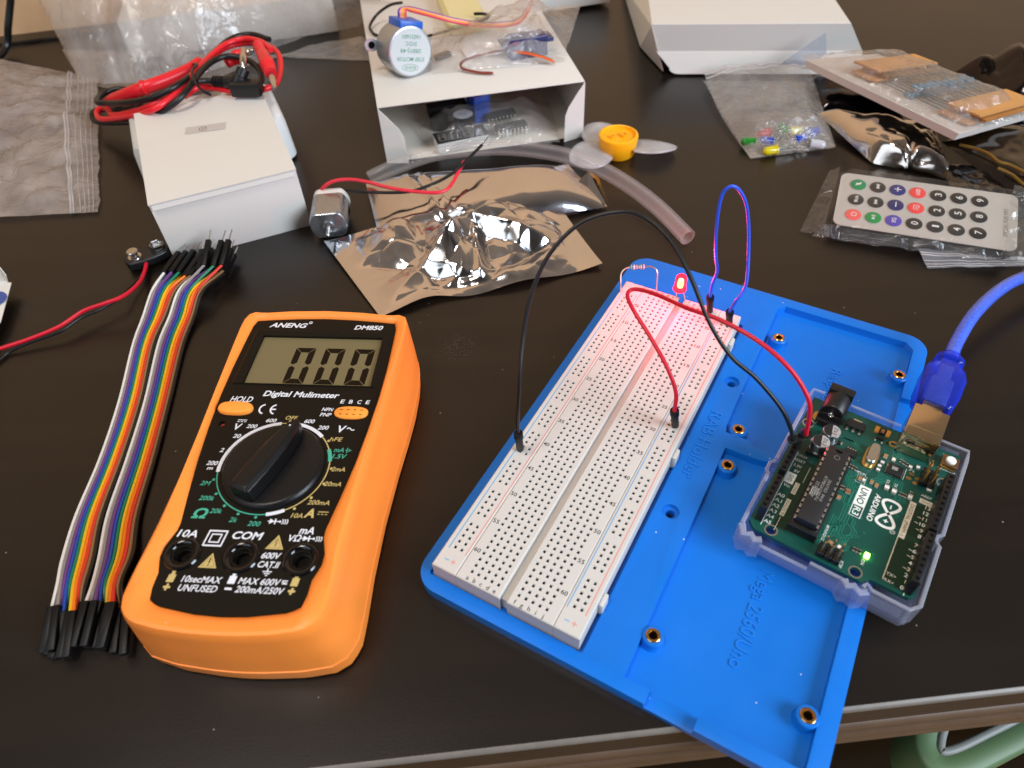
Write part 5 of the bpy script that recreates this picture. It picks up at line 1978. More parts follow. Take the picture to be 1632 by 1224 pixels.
dq = [W(690, 207, 9), W(773, 191, 9), W(778, 217, 9), W(701, 236, 9)]
do = (dq[0] + dq[2]) / 2
dyaw = math.atan2((dq[1] - dq[0]).y, (dq[1] - dq[0]).x)
dsp = thing('digit_display', 'four digit black seven-segment display inside the open carton', 'display', (do.x, do.y, 1.2), dyaw)
k = MB(mat('display_grey', '#2a2826', 0.35), mat('display_white', '#d8d6d0', 0.5), mat('display_seg', '#8f8a84', 0.5))
dw_, dh_ = 32.5, 13.5
k.box((0, 0, 3.6), (dw_, dh_, 6.6), 0.2, 1)
k.box((0, 0, 7.05), (dw_, dh_, 0.5), 0.1, 0)
for i in range(4):
    cx_ = (i - 1.5) * 7.9
    for y0_ in (-1, 1):
        k.stroke([(cx_ - 1.8 + 0.4 * (y0_ + 1) / 2 - .2, y0_ * 2.2 - 2.1), (cx_ + 1.8 + 0.2 * y0_, y0_ * 2.2 - 2.1), (cx_ + 2.0 + 0.2 * y0_, y0_ * 2.2 + 2.1), (cx_ - 1.8 + 0.2 * y0_, y0_ * 2.2 + 2.1)], 0.6, 7.34, 2, True)
    k.flat(circ(cx_ + 3.1, -4.6, 0.5, 10), 7.34, 2)
k.build('case', dsp, smooth=False)


def dip(label, u, v, ln, npin, yaw):
    o = W(u, v, 4)
    t_ = thing('chip', label, 'chip', (o.x, o.y, 1.2), yaw, 'chips inside the open carton')
    k = MB(M_ic)
    k.box((0, 0, 4.2), (ln, 6.5, 3.3), 0.25)
    k.build('package', t_)
    k = MB(M_tin)
    for i in range(npin):
        for s_ in (-1, 1):
            x = (i - (npin - 1) / 2) * 2.54
            k.box((x, s_ * 3.6, 4.1), (1.3, 0.8, 0.3), 0)
            k.box((x, s_ * 4.0, 2.1), (0.9, 0.3, 4.0), 0)
    k.build('pins', t_)


dip('black chip farther inside the open carton, behind the other chip', 797, 186, 20, 8, dyaw + 0.02)
dip('black chip nearest the carton opening, right of the digit display', 814, 205, 20.5, 8, dyaw + 0.02)
bz = W(703, 196, 8)
bzt = thing('buzzer', 'black round buzzer left of the white sticker inside the open carton', 'buzzer', (bz.x - 2, bz.y + 8, 1.2))
k = MB(M_black_pl, M_hole)
k.lathe([(6, 0), (6, 8.2), (5.6, 8.6), (1.0, 8.6), (1.0, 7.4), (0.01, 7.4)], 28, 0)
k.build('can', bzt)
bz = W(738, 184, 9)
bz2 = thing('buzzer', 'buzzer with a white round sticker inside the open carton', 'buzzer', (bz.x, bz.y, 1.2))
k = MB(M_black_pl)
k.lathe([(6, 0), (6, 8.2), (5.6, 8.6), (0.01, 8.6)], 28, 0)
k.build('can', bz2)
k = MB(mat('sticker_white', '#e6e8ee', 0.5), mat('sticker_blue', '#6f86c0', 0.5))
k.flat(circ(0, 0, 6.3, 28), 8.75, 0)
k.stroke([(-3, 0.6), (3, 0.6)], 0.5, 8.8, 1)
k.stroke([(-2, -1.2), (2, -1.2)], 0.5, 8.8, 1)
k.build('sticker', bz2, smooth=False)
bz = W(763, 186, 6)
k = MB(mat('relay_blue', '#2a55b8', 0.35))
k.T = Matrix.Translation((bz.x, bz.y + 8, 1.2)) @ Matrix.Rotation(dyaw + 0.1, 4, 'Z')
k.box((0, 0, 9), (11, 15, 18), 0.6)
tag(k.build('relay', None, (bz.x, bz.y + 8, 1.2)), 'blue relay block standing inside the open carton', 'relay')
bz = W(712, 176, 5)
k = MB(M_ic)
k.T = Matrix.Translation((bz.x, bz.y + 4, 1.2)) @ Matrix.Rotation(dyaw, 4, 'Z')
k.box((0, 0, 3.5), (26, 9, 7), 0.3)
tag(k.build('dark_module', None, (bz.x, bz.y + 4, 1.2)), 'dark module lying behind the buzzers inside the open carton', 'module')
M_thin = film('thin_bag_film', 0.16, (0.97, 0.96, 0.95), (0.8, 0.76, 0.72), 0.8, 0.08, 0.5, 60)
ib = [W(660, 200, 3), W(876, 165, 3), W(893, 232, 2), W(690, 250, 2)]
io = W(770, 210, 6)
ih = crumple(0.06, 2.2, 4.0)
v_, f_ = sheet([Vector((p.x, p.y + 3, p.z)) for p in ib], 40, 22, lambda s, t, p: (0, 0, ih(s, t, p)[2] + 11.5 * min(1, 5 * s, 5 * (1 - s)) * min(1, 4 * t, 5 * (1 - t))))
k = MB(M_thin)
k.add([p - io for p in v_], f_)
inb = thing('parts_bag', 'clear parts bag lying inside the open carton over the chips', 'plastic bag', io)
k.build('film', inb, ang=80)

# ------------------------------------------------------------------ stepper motor on the box
M_step = mat('stepper_can', '#aeb4b8', 0.36, 0.75)
M_lab = mat('stepper_label', '#c4cbcb', 0.4)
M_grn_t = mat('label_green', '#4d8f74', 0.6)
sf = W(654.6, 83, 50)
vd = (sf - Vector((0, 0, HC))).normalized()
rt = vd.cross(Vector((0, 0, 1))).normalized()
upv = rt.cross(vd).normalized()
axis = (vd * math.cos(R_(27)) + (-rt * 0.86 + upv * 0.5) * math.sin(R_(27))).normalized()   # face to back
zax = -axis
yax = (upv - zax * upv.dot(zax)).normalized()
yax = (Matrix.Rotation(R_(-6), 3, zax) @ yax)
xax = yax.cross(zax)
RS = Matrix((xax, yax, zax)).transposed().to_4x4()
stp = thing('stepper_motor', 'round silver stepper motor with a green printed label and blue cover', 'motor', sf)
k = MB(M_step, M_lab, M_grn_t)
k.T = RS
k.lathe([(14.2, -19), (14.4, -18.5), (14.4, -1.2), (14.0, -0.2), (13.4, 0), (0.01, 0)], 48, 0)
k.build('can', stp, ang=40)
k = MB(M_lab, M_grn_t)
k.T = RS
k.flat(circ(0, 0, 13.0, 40), 0.06, 0)
for s_, y, w in (('16031601', 8.3, 11.5), ('5VDC', 4.5, 7.5), ('28BYJ-48', 0.6, 13.5), ('STEP MOTOR', -4.0, 18.0), ('ROHS', -8.7, 7.0)):
    k.text(s_, 0, y, 0.12, 2.2 if s_ != 'ROHS' else 1.8, w, math.pi, 0.005, 0, 1)
k.stroke(oval(0, -8.7, 5.2, 1.9, 28, 2), 0.25, 0.12, 1, True)
k.build('label_disc', stp, smooth=False)
k = MB(mat('stepper_blue', '#1f5fc0', 0.35))
k.T = RS
k.box((0.5, 13.2, -9.5), (14.8, 6.6, 17), 0.5)
k.build('blue_cover', stp)
for sg in (-1, 1):
    k = MB(M_step, M_hole)
    k.T = RS
    k.prism(rrect(sg * 17.5 - 4.2, -3.5, sg * 17.5 + 4.2, 3.5, 3.4, 6), -18.9, -18.0)
    k.flat(circ(sg * 17.5, 0, 2.1, 16), -17.95, 1)
    k.build('mounting_ear', stp)
for i, (c_) in enumerate(('#5a2f86', '#f08fa0', '#e8b030', '#f0863a', '#d83a5a')):
    k = MB(mat('stepper_wire_%d' % i, c_, 0.42))
    k.T = Matrix.Translation(-sf)
    w0 = sf + RS @ Vector((-2 + i * 0.9, 16.2, -14 + i * 0.4))
    e = (i - 2)
    k.tube(spline([w0, w0 + Vector((1, 2, 4))] + [W(x + e * 0.3, y + e * 1.6, z_) for x, y, z_ in ((655, 15, 64), (690, 24, 56), (725, 33, 50), (765, 39, 46), (800, 39, 44), (826, 34, 43), (840, 18, 43), (848, 0, 44), (850, -30, 46))], 8), 0.62, 8)
    k.build('lead_wire', stp)
for i, c_ in enumerate(('#f0863a', '#e8b030', '#5a2f86')):
    pass
k = MB(M_black_wire)
bw0 = W(600, 30, 37)
k.tube(spline(P3([(641, 4, 50), (622, 8, 48), (602, 22, 42), (590, 40, 38), (592, 50, 37), (604, 57, 37), (650, 62, 37), (684, 57, 38), (720, 47, 40), (750, 38, 44), (772, 31, 49), (779, 25, 50), (770, 22, 49), (756, 22, 48)]), 8), 0.95, 8)
tag(k.build('black_wire', None, bw0), 'thin black wire curling round behind the stepper motor', 'wire')
k = MB(mat('cream_wrap', '#dccf9a', 0.45, sss=0.15))
cr_ = W(738, 30, 36)
k.T = Matrix.Translation(W(735, 25, 35.8)) @ Matrix.Rotation(R_(10), 4, 'Z')
k.loft([[(x, y, z_) for x, y in rrect(-14 + e, -34 + e, 14 - e, 30 - e, 4, 5)] for z_, e in ((0, 1), (2, 0), (7, 0.5), (9.5, 3))], 0)
tag(k.build('cream_block', None, cr_), 'pale yellow block behind the stepper motor on the open carton', 'block')
# servo in its clear bag
sv = W(838, 66, 44)
srv = thing('servo_motor', 'small dark blue servo motor in the clear bag on the open carton', 'servo', (sv.x, sv.y, 36), R_(16))
k = MB(mat('servo_blue', '#26285c', 0.25, coat=0.4))
k.box((0, 0, 6), (25, 12, 12), 0.7)
k.box((0, 0, 9), (33, 12, 2.4), 0.4)
k.build('housing', srv)
for i, c_ in enumerate(('#d8622c', '#c23a28', '#7a4a2a')):
    k = MB(mat('servo_wire_%d' % i, c_, 0.45))
    k.tube(spline([Vector((-12, -2 + i, 4)), Vector((-8, -9 + i, 6)), Vector((0, -17 + i * 1.1, 6)), Vector((9, -21 + i * 1.1, 3)), Vector((11, -21 + i * 1.1, 1.4))], 6), 0.62, 8)
    k.build('lead_wire', srv)
for i, c_ in enumerate(('#a33', '#d8622c')):
    k = MB(mat('servo_wire_dark', '#7a2a1e', 0.45))
    k.tube(spline([Vector((-12, 2 + i, 4)), Vector((-30, 3 + i, 3)), Vector((-42, -2 + i, 3)), Vector((-44, -9 + i, 2)), Vector((-36, -16 + i, 1.2)), Vector((-28, -20 + i, 1))], 6), 0.6, 8)
    k.build('lead_wire', srv)
k = MB(mat('bag_paper', '#ddd6d2', 0.6))
pz = W(775, 82, 36)
k.T = Matrix.Translation((pz.x, pz.y, 35.8)) @ Matrix.Rotation(R_(14), 4, 'Z')
k.box((0, 0, 1.0), (30, 15, 1.6), 0.6)
tag(k.build('paper_slip', None, (pz.x, pz.y, 36)), 'white paper slip in the clear bag left of the servo', 'paper')
k = MB(M_ic)
pz = W(706, 92, 36)
k.T = Matrix.Translation((pz.x, pz.y, 35.8)) @ Matrix.Rotation(R_(35), 4, 'Z')
k.box((0, 0, 1.6), (11, 5, 2.6), 0.5)
tag(k.build('servo_plug', None, (pz.x, pz.y, 36)), 'small black plug in the clear bag beside the stepper label', 'plug')
vb_ = [W(690, 50, 40), W(925, 12, 42), W(898, 98, 36.4), W(688, 118, 36.2)]
vo_ = W(800, 75, 40)
vh = crumple(0.04, 7.7, 5.0)
v_, f_ = sheet(vb_, 46, 26, lambda s, t, p: (0, 0, vh(s, t, p)[2] * min(1, 6 * (1 - t)) + 14 * min(1, 4 * s, 4 * (1 - s)) * min(1, 4 * t, 4 * (1 - t)) * (0.45 + 0.65 * math.exp(-((s - .62) / .28) ** 2))))
k = MB(film('servo_bag_film', 0.22, (0.96, 0.96, 0.96), (0.82, 0.80, 0.78), 1.2, 0.07, 0.8, 90))
k.add([p - vo_ for p in v_], f_)
svb = thing('servo_bag', 'crumpled clear bag holding the servo on top of the open carton', 'plastic bag', vo_)
k.build('film', svb, ang=80)
#@@PART4
# ------------------------------------------------------------------ foil bags
# crackle() and crumple() come from the clear bags above
def foil_mat(name, col, rough, bump, bscale, metal=1.0):
    q = mat(name, col, rough, metal, bump=bump, bscale=bscale, rvar=0.05, vscale=60)
    return q


M_foil = foil_mat('silver_foil', '#d3d2d6', 0.12, 0.05, 60)
M_foil_gold = foil_mat('gold_lining', '#c89a3c', 0.25, 0.1, 60)
fa = [W(582, 288, 6), W(905, 262, 9), W(968, 330, 2), W(608, 392, 2)]
fo = W(760, 320, 2)


def fA(s, t, p):
    e = (1 - (2 * s - 1) ** 4) * (1 - (2 * t - 1) ** 4)
    fold = 2.2 * math.exp(-((s - 0.18 - 0.12 * t) / 0.012) ** 2) + 1.6 * math.exp(-((s - 0.25 - 0.10 * t) / 0.010) ** 2)
    return (0, 0, 9.0 * e + fold * e + 1.2 * nz(p.x, p.y, 1.2, .02))


k = MB(M_foil, M_foil_gold)
v_, f_ = sheet(fa, 70, 40, fA)
k.add([p - fo for p in v_], f_)
v_, f_ = sheet(fa, 30, 20, lambda s, t, p: (0, 0, 0.5 - p.z + 0.4))
k.add([p - fo for p in v_], f_)
fla = thing('foil_bag', 'smooth silver foil bag lying under the clear tube', 'foil bag', fo, 0, 'silver foil bags')
k.build('foil', fla, ang=70)
k = MB(M_foil, M_foil_gold)
mo = [W(938, 276, 10), W(948, 283, 6), W(966, 330, 2), W(935, 318, 2), W(915, 300, 6)]
k.add([p - fo + Vector((0, 0, 1.4)) for p in mo], [(0, 1, 2), (0, 2, 3), (0, 3, 4)], 0)
k.add([p - fo + Vector((2.0, -1.0, 0.7)) for p in mo[:3]], [(0, 1, 2)], 1)
k.build('torn_mouth', fla, smooth=False)

fb = [W(516, 384, 3), W(868, 296, 4), W(960, 424, 1.0), W(606, 506, 1.0)]
fbo = W(735, 400, 2)
pk = (0.58, 0.36)
RIDGE = [((0.10, 0.86), 9, .05, .10), ((0.90, 0.80), 8, .05, .10), ((0.93, 0.05), 8, .05, .09), ((0.45, 1.02), 6, .04, .05)]


def fB(s, t, p):
    h = 0.0
    for (ex_, ey_), a_, w0_, w1_ in RIDGE:
        dx, dy = ex_ - pk[0], (ey_ - pk[1]) * 0.62
        L_ = math.hypot(dx, dy)
        px_, py_ = s - pk[0], (t - pk[1]) * 0.62
        u_ = (px_ * dx + py_ * dy) / (L_ * L_)
        d_ = abs(px_ * dy - py_ * dx) / L_
        if u_ < 0:
            d_ = math.hypot(px_, py_)
            u_ = 0
        w_ = w0_ + (w1_ - w0_) * u_
        h = max(h, a_ * max(0.0, 1 - u_ * 0.92) ** 0.8 * max(0.0, 1 - d_ / w_))
    r = math.hypot(s - pk[0], (t - pk[1]) * 0.62)
    body = 5.0 * math.exp(-(r / 0.22) ** 2)
    wx, wy = p.x + 5 * nz(p.x, p.y, 1, .03, 2), p.y + 5 * nz(p.x, p.y, 7, .03, 2)
    mid = math.exp(-(r / 0.44) ** 4)
    wob = (17.0 * crackle(wx, wy, 4.3, 40) + 4.0 * crackle(wx, wy, 1.7, 15)) * mid + 1.6 * nz(p.x, p.y, 2.5, 0.02, 2) + 0.7 * crackle(wx, wy, 8.1, 34)
    e = min(1, 9 * s, 9 * (1 - s), 9 * t, 9 * (1 - t))
    edge_up = 4.0 * math.sin(math.pi * 1.5 * s) ** 2 * (1 - t) ** 6 + 2.5 * math.sin(math.pi * s * 2.2 + 0.4) ** 2 * t ** 5
    yb = -6 * math.sin(math.pi * s) * (1 - t) ** 2 + (4.5 * math.exp(-((s - 0.22) / 0.13) ** 2) * t ** 3)
    return (0, yb, max(0, e * (h + body + wob)) + edge_up)


k = MB(M_foil)
v_, f_ = sheet(fb, 190, 130, fB)
k.add([p - fbo for p in v_], f_)
flb = thing('foil_bag', 'crumpled silver foil bag between the multimeter and the breadboard', 'foil bag', fbo, 0, 'silver foil bags')
k.build('foil', flb, ang=80)

# ------------------------------------------------------------------ clear tube
M_tube = clear('clear_tube', '#e4dedc', 0.05, (0.985, 0.98, 0.98), 0.03, 0.24)
tp = spline(P3([(589, 285, 6), (618, 271, 9), (655, 256, 13), (700, 243, 16), (750, 237, 17), (800, 235, 17), (850, 239, 16), (905, 249, 14), (955, 268, 11), (1005, 297, 8), (1050, 332, 6), (1096, 378, 5)]), 10)
tpo = W(840, 240, 12)
k = MB(M_tube)
k.tube([p - tpo for p in tp], 4.4, 20, 0, False)
k.tube([p - tpo for p in tp], 3.2, 20, 0, False)
for e0, e1 in ((0, 1), (-1, -2)):
    d = (tp[e1] - tp[e0]).normalized()
    T0 = Matrix.Translation(tp[e0] - tpo) @ d.to_track_quat('Z', 'Y').to_matrix().to_4x4()
    k.lathe([(4.4, 0), (3.2, 0)], 20, 0, T0, caps=False)
tb = tag(k.build('clear_tube', None, None), 'curved clear plastic tube arching in front of the open carton', 'tube')
tb.location = tpo * S

# ------------------------------------------------------------------ small dc motor
ma, mb_ = W(523, 366, 9.5), W(529, 320, 9.5)
md_ = (mb_ - ma).normalized()
mo_ = (ma + mb_) / 2
dcm = thing('dc_motor', 'small silver hobby motor with a red and a black wire', 'motor', mo_)
TD = Matrix((Vector((md_.y, -md_.x, 0)), Vector((0, 0, 1)), -md_)).transposed().to_4x4()   # local z points out along the shaft
M_dcan = mat('motor_can', '#a7abb0', 0.28, 0.9, rvar=0.08, vscale=120)


def canp(r, hy, zc):
    o = []
    for i in range(40):
        a = 2 * math.pi * i / 40
        x, y = r * math.cos(a), r * math.sin(a)
        o.append(tuple(TD @ Vector((x, max(-hy, min(hy, y)), zc))))
    return o


k = MB(M_dcan)
k.loft([canp(10.2, 7.7, -9), canp(10.2, 7.7, 8.5), canp(9.6, 7.2, 10), canp(9.3, 7, 10.2), canp(3.2, 3.2, 10.3), canp(3.1, 3.1, 11.6), canp(2.6, 2.6, 11.8)], 0)
k.build('can', dcm, ang=35)
k = MB(mat('motor_cap', '#dcdad6', 0.45))
k.loft([canp(9.4, 7.1, -14.5), canp(10.0, 7.5, -13.5), canp(10.0, 7.5, -9)], 0)
k.build('end_cap', dcm, ang=35)
k = MB(M_steel)
k.cyl((0, 0, 10), 1.0, 9.5, 14, 0, TD, 0.15)
k.build('shaft', dcm)
k = MB(M_hole)
k.box((10.0, 0, -2), (0.5, 3.2, 6), 0.1, 0, 0, TD)
k.build('side_slot', dcm)
for nm, mt, L_, r in (('red_wire', mat('motor_red', '#d8283a', 0.4), [(511, 306, 14), (516, 298, 19), (531, 289, 22), (556, 286, 23), (585, 290, 23), (620, 299, 22), (660, 305, 21), (695, 307, 20), (712, 302, 20), (722, 290, 21), (730, 275, 22), (740, 257, 24)], 0.95),
                      ('black_wire', M_black_wire, [(535, 300, 12), (552, 303, 14), (585, 306, 16), (625, 307, 17), (655, 305, 18), (680, 297, 19), (705, 286, 20), (728, 271, 23), (748, 251, 25), (768, 231, 27)], 0.85)):
    k = MB(mt)
    P = spline(P3(L_), 8)
    k.tube([p - mo_ for p in P], r, 10)
    w_ = k.build(nm, dcm)
    if nm == 'black_wire':
        k = MB(M_tin)
        k.tube([P[-1] - mo_, P[-1] - mo_ + (P[-1] - P[-2]).normalized() * 6 + Vector((0, 0, 1))], 0.35, 6)
        k.build('bare_end', w_)
k = MB(M_tin)
k.box((-9.5, 0, -14), (1.6, 2.6, 3.2), 0.2, 0, 0, TD)
k.build('terminal', dcm)

# ------------------------------------------------------------------ fan propeller
fz = W(985, 250, 0)
fan = thing('fan_propeller', 'small propeller with a yellow hub and three pale clear blades', 'propeller', (fz.x, fz.y + 4.5, 0))
k = MB(mat('hub_yellow', '#f7b012', 0.4, sss=0.15), mat('hub_shade', '#c07c10', 0.5))
k.lathe([(9.8, 0), (10.6, 1), (12.0, 11.4), (11.7, 12.4), (10.6, 12.8), (10.2, 12.4), (10.0, 11.0), (0.01, 11.0)], 40, 0)
k.build('hub', fan, ang=35)
for x, y, r, h in ((-3.8, -1.0, 2.0, 12.2), (3.4, -0.2, 2.4, 12.6)):
    k = MB(mat('hub_boss', '#f0a40e', 0.45), M_mould_d)
    k.lathe([(r, 10.9), (r, h), (r * 0.45, h), (r * 0.45, 11.3), (0.01, 11.3)], 18, 0, Matrix.Translation((x, y, 0)))
    k.build('boss', fan, ang=35)
M_blade = film('blade_film', 0.55, (0.96, 0.96, 0.97), (0.8, 0.78, 0.79), 0.7, 0.15, 0.0)
for a_, L_, wd_, tw_ in ((-6, 27, 12.5, -0.30), (118, 24, 11, -0.22), (205, 24, 12, -0.25)):
    vv, ff = [], []
    nr, nc = 18, 8
    for i in range(nr + 1):
        s = i / nr
        x = 9 + L_ * s
        hw = wd_ * (math.sin(math.pi * min(1, (s * 0.80 + 0.2))) ** 0.55) if s < 1 else 0.0
        for j in range(nc + 1):
            y = hw * (2 * j / nc - 1)
            z_ = 5.2 + tw_ * y * (0.6 + 0.4 * s) * 0.9 - 0.9 * s
            vv.append(Vector((x, y, max(0.3, z_))))
    for i in range(nr):
        for j in range(nc):
            q0 = i * (nc + 1) + j
            ff.append((q0, q0 + nc + 1, q0 + nc + 2, q0 + 1))
    k = MB(M_blade)
    k.T = Matrix.Rotation(R_(a_), 4, 'Z')
    k.add(vv, ff)
    b_ = k.build('blade', fan, ang=80)
    sd = b_.modifiers.new('thick', 'SOLIDIFY')
    sd.thickness = 0.8 * S

# ------------------------------------------------------------------ white boxes at the back
xr = W(1065, 119, 0.8)
xr1 = W(1368, 119, 0.8)
ry_ = math.atan2((xr1 - xr).y, (xr1 - xr).x)
rw = (xr1 - xr).length
boxR = thing('flap_carton', 'white carton at the back right with its front flap hanging down', 'box', xr, ry_)
TR = (Matrix.Translation(xr) @ Matrix.Rotation(ry_, 4, 'Z')).inverted()


def loc(u, v, z_):
    return TR @ W(u, v, z_)


pA = loc(1200, 82, 16)
pB = loc(1200, 38, 36)
zdp = 190
k = MB(M_white_card)


def rowp(x0, x1, y, z_):
    return [(x0, y, z_), (x1, y, z_)]


xl1, xr1_ = loc(1046, 82, 16).x, loc(1371, 76, 16).x
xl2, xr2_ = loc(1039, 38, 36).x, loc(1352, 30, 36).x
prof_ = []
rr_ = 7
# rounded tuck flap as a bent card
tuck = [(0 + rr_ - rr_ * math.cos(R_(a)), rr_ - rr_ * math.sin(R_(a))) for a in (0, 22, 45, 67, 90)]
fl_pts = [(xl1, pA.y, pA.z)] + [(x, (pA.y) * (y / (pA.y if pA.y else 1)) if False else y * pA.y / 24, 0.6 + y * (pA.z - 0.6) / 24) for x, y in tuck] + [(rw - x, y * pA.y / 24, 0.6 + y * (pA.z - 0.6) / 24) for x, y in tuck[::-1]] + [(xr1_, pA.y, pA.z)]
panel(k, fl_pts, 0.5)
k.build('tuck_flap', boxR, smooth=False)
k = MB(M_white_card)
panel(k, [(xl1, pA.y, pA.z), (xr1_, pA.y, pA.z), (xr2_, pB.y, pB.z), (xl2, pB.y, pB.z)], 0.5)
k.build('front_flap', boxR, smooth=False)
k = MB(M_white_card)
panel(k, [(xl2, pB.y, pB.z), (xr2_, pB.y, pB.z), (xr2_ - 6, pB.y + zdp, pB.z + 2), (xl2, pB.y + zdp, pB.z + 2)], 0.5)
k.build('lid', boxR, smooth=False)
k = MB(M_card_in)
s0, s1 = loc(1056, 115, 0.6), loc(1020, 76, 0.6)
panel(k, [(s0.x, s0.y, 0.4), (xl2 - 0.3, pB.y, pB.z - 0.8), (xl2 - 0.3, pB.y + zdp, pB.z), (s1.x - 12, pB.y + zdp, 0.4), (s1.x, s1.y, 0.4)], 0.5)
k.build('side_panel', boxR, smooth=False)
k = MB(M_card_in)
k.box(((xl2 + xr2_) / 2, pB.y + zdp / 2 + 10, 14), (xr2_ - xl2 - 16, zdp - 30, 27), 0.5)
k.build('inner_lining', boxR)
# white carton lying behind the open one
e0, e1 = W(868, 22, 2), W(982, 5, 2)
ey = math.atan2((e1 - e0).y, (e1 - e0).x)
k = MB(M_white_card, mat('kraft_end', '#b99a78', 0.7))
k.T = Matrix.Translation(e0) @ Matrix.Rotation(ey, 4, 'Z')
k.box((-40 + (e1 - e0).length / 2, 60, 16), ((e1 - e0).length + 70, 118, 30), 0.5, 0)
tag(k.build('back_carton', None, e0), 'white carton at the top edge behind the servo bag', 'box')

# ------------------------------------------------------------------ bag of LEDs
la = [W(1122, 116, 6), W(1286, 98, 14), W(1332, 233, 1.5), W(1196, 252, 1.0)]
lo_ = W(1235, 190, 3)
lh = crumple(0.05, 4.4, 3.6)


def ledf(s, t, p):
    e = min(1, 6 * s, 6 * (1 - s), 5 * (1 - t))
    cut = -8 * max(0, (t - 0.45)) * (1 - s) * 0
    return (2.5 * math.sin(math.pi * t) * (1 - s) * -1.5, 0, lh(s, t, p)[2] * e + 7.5 * e * math.exp(-((t - 0.80) / 0.17) ** 2) * math.sin(math.pi * s) ** 0.6 + 2.0 * e)


k = MB(film('led_bag_film', 0.27, (0.96, 0.95, 0.94), (0.80, 0.74, 0.68), 1.1, 0.07, 0.8, 90))
v_, f_ = sheet(la, 46, 46, ledf)
k.add([p - lo_ for p in v_], f_)
v_, f_ = sheet(la, 12, 12, lambda s, t, p: (0, 0, 0.5 - p.z))
k.add([p - lo_ for p in v_], f_)
lbag = thing('led_bag', 'clear zip bag holding loose coloured LEDs', 'plastic bag', lo_)
k.build('film', lbag, ang=80)
k = MB(M_zipline)
for t in (0.035, 0.085):
    k.tube([on_sheet(la, ledf, s / 30, t) + Vector((0, 0, 0.4)) - lo_ for s in range(31)], 0.5, 6)
k.build('zip_closure', lbag)
k = MB(film('grey_flap_film', 0.5, (0.8, 0.83, 0.9), (0.42, 0.45, 0.52), 0.6, 0.12, 0.2))
fp = [W(1240, 104, 13), W(1280, 76, 24), W(1316, 52, 33), W(1317, 84, 22), W(1296, 104, 15)]
k.add([p - lo_ for p in fp], [(0, 1, 4), (1, 3, 4), (1, 2, 3)])
k.build('open_mouth', lbag)
LEDC = {'green': ('#2f9a3a', 0.0), 'yellow': ('#e0d020', 0.0), 'blue': ('#1f4fc8', 0.0), 'red': ('#c8202c', 0.0), 'clear': ('#d4d6dc', 0.0)}
led_spec = [('green', 1193, 226, 165, 'green LED in the left corner of the zip bag'), ('yellow', 1228, 240, 190, 'yellow LED lying at the bottom edge of the zip bag'),
            ('blue', 1222, 225, 150, 'blue LED near the left side of the zip bag, under the red one'), ('red', 1217, 213, 200, 'red LED in the left half of the zip bag'),
            ('green', 1249, 206, 100, 'green LED in the middle of the pile inside the zip bag'), ('yellow', 1267, 208, 15, 'yellow LED between the green one and the blue ones'),
            ('blue', 1276, 221, 20, 'blue LED in the middle right of the zip bag'), ('blue', 1297, 210, 30, 'blue LED closest to the right edge of the zip bag'),
            ('clear', 1303, 230, -20, 'clear LED in the right corner of the zip bag'), ('clear', 1268, 194, 50, 'clear LED at the top of the pile in the zip bag')]
for cn, u, v, a_, lb_ in led_spec:
    p = W(u, v, 3.6)
    t_ = thing('loose_led', lb_, 'LED', p, R_(a_), 'loose LEDs in the zip bag')
    k = MB(clear('led_' + cn, LEDC[cn][0], 0.12, tuple(min(1, c * 1.6 + 0.05) for c in lin(LEDC[cn][0])[:3]), 0.55))
    T0 = Matrix.Rotation(R_(90), 4, 'Y')
    k.lathe([(2.9, -4), (2.9, -3), (2.5, -2.9), (2.5, 2), (2.2, 3.4), (1.2, 4.4), (0.01, 4.7)], 18, 0, T0)
    k.build('lens', t_)
    k = MB(M_tin)
    for s_ in (-1.2, 1.2):
        k.tube([(-4, s_, 0), (-14, s_ * 1.3, -0.5), (-24, s_ * 1.2, -2)], 0.35, 6)
    k.build('leads', t_)

# ------------------------------------------------------------------ resistor pack
RA, RB, RC, RD = W(1283, 96, 26), W(1398, 86, 30), W(1640, 182, 27), W(1528, 214, 24)


def rp(s, t, h=0.0):
    p = (RA * (1 - s) + RD * s) * (1 - t) + (RB * (1 - s) + RC * s) * t
    return p + Vector((0, 0, h))


rpo = rp(0.5, 0.5, -6)
rpk = thing('resistor_bag', 'clear bag of taped resistors leaning on the foil bags', 'plastic bag', rpo)
k = MB(mat('insert_paper', '#cfc6be', 0.6, var=0.05, vscale=60))
k.add([rp(0, 0, 0.2) - rpo, rp(0, 1, 0.2) - rpo, rp(1, 1, 0.2) - rpo, rp(1, 0, 0.2) - rpo, rp(0.02, 0, -4) - rpo, rp(0.02, 1, -4) - rpo, rp(0.99, 1, -4) - rpo, rp(0.99, 0, -4) - rpo],
      [(0, 3, 2, 1), (4, 5, 6, 7), (0, 4, 7, 3), (3, 7, 6, 2), (2, 6, 5, 1), (1, 5, 4, 0)])
k.build('paper_insert', rpk, smooth=False)
M_tape = mat('kraft_tape', '#a8703a', 0.6, var=0.25, vscale=90)
M_tape2 = mat('kraft_tape_light', '#c08a50', 0.6, var=0.2, vscale=90)
M_rblue = mat('resistor_body_blue', '#4a7f9c', 0.4, var=0.2, vscale=300)
M_rleg = mat('resistor_leg', '#8d8378', 0.4, 0.8)
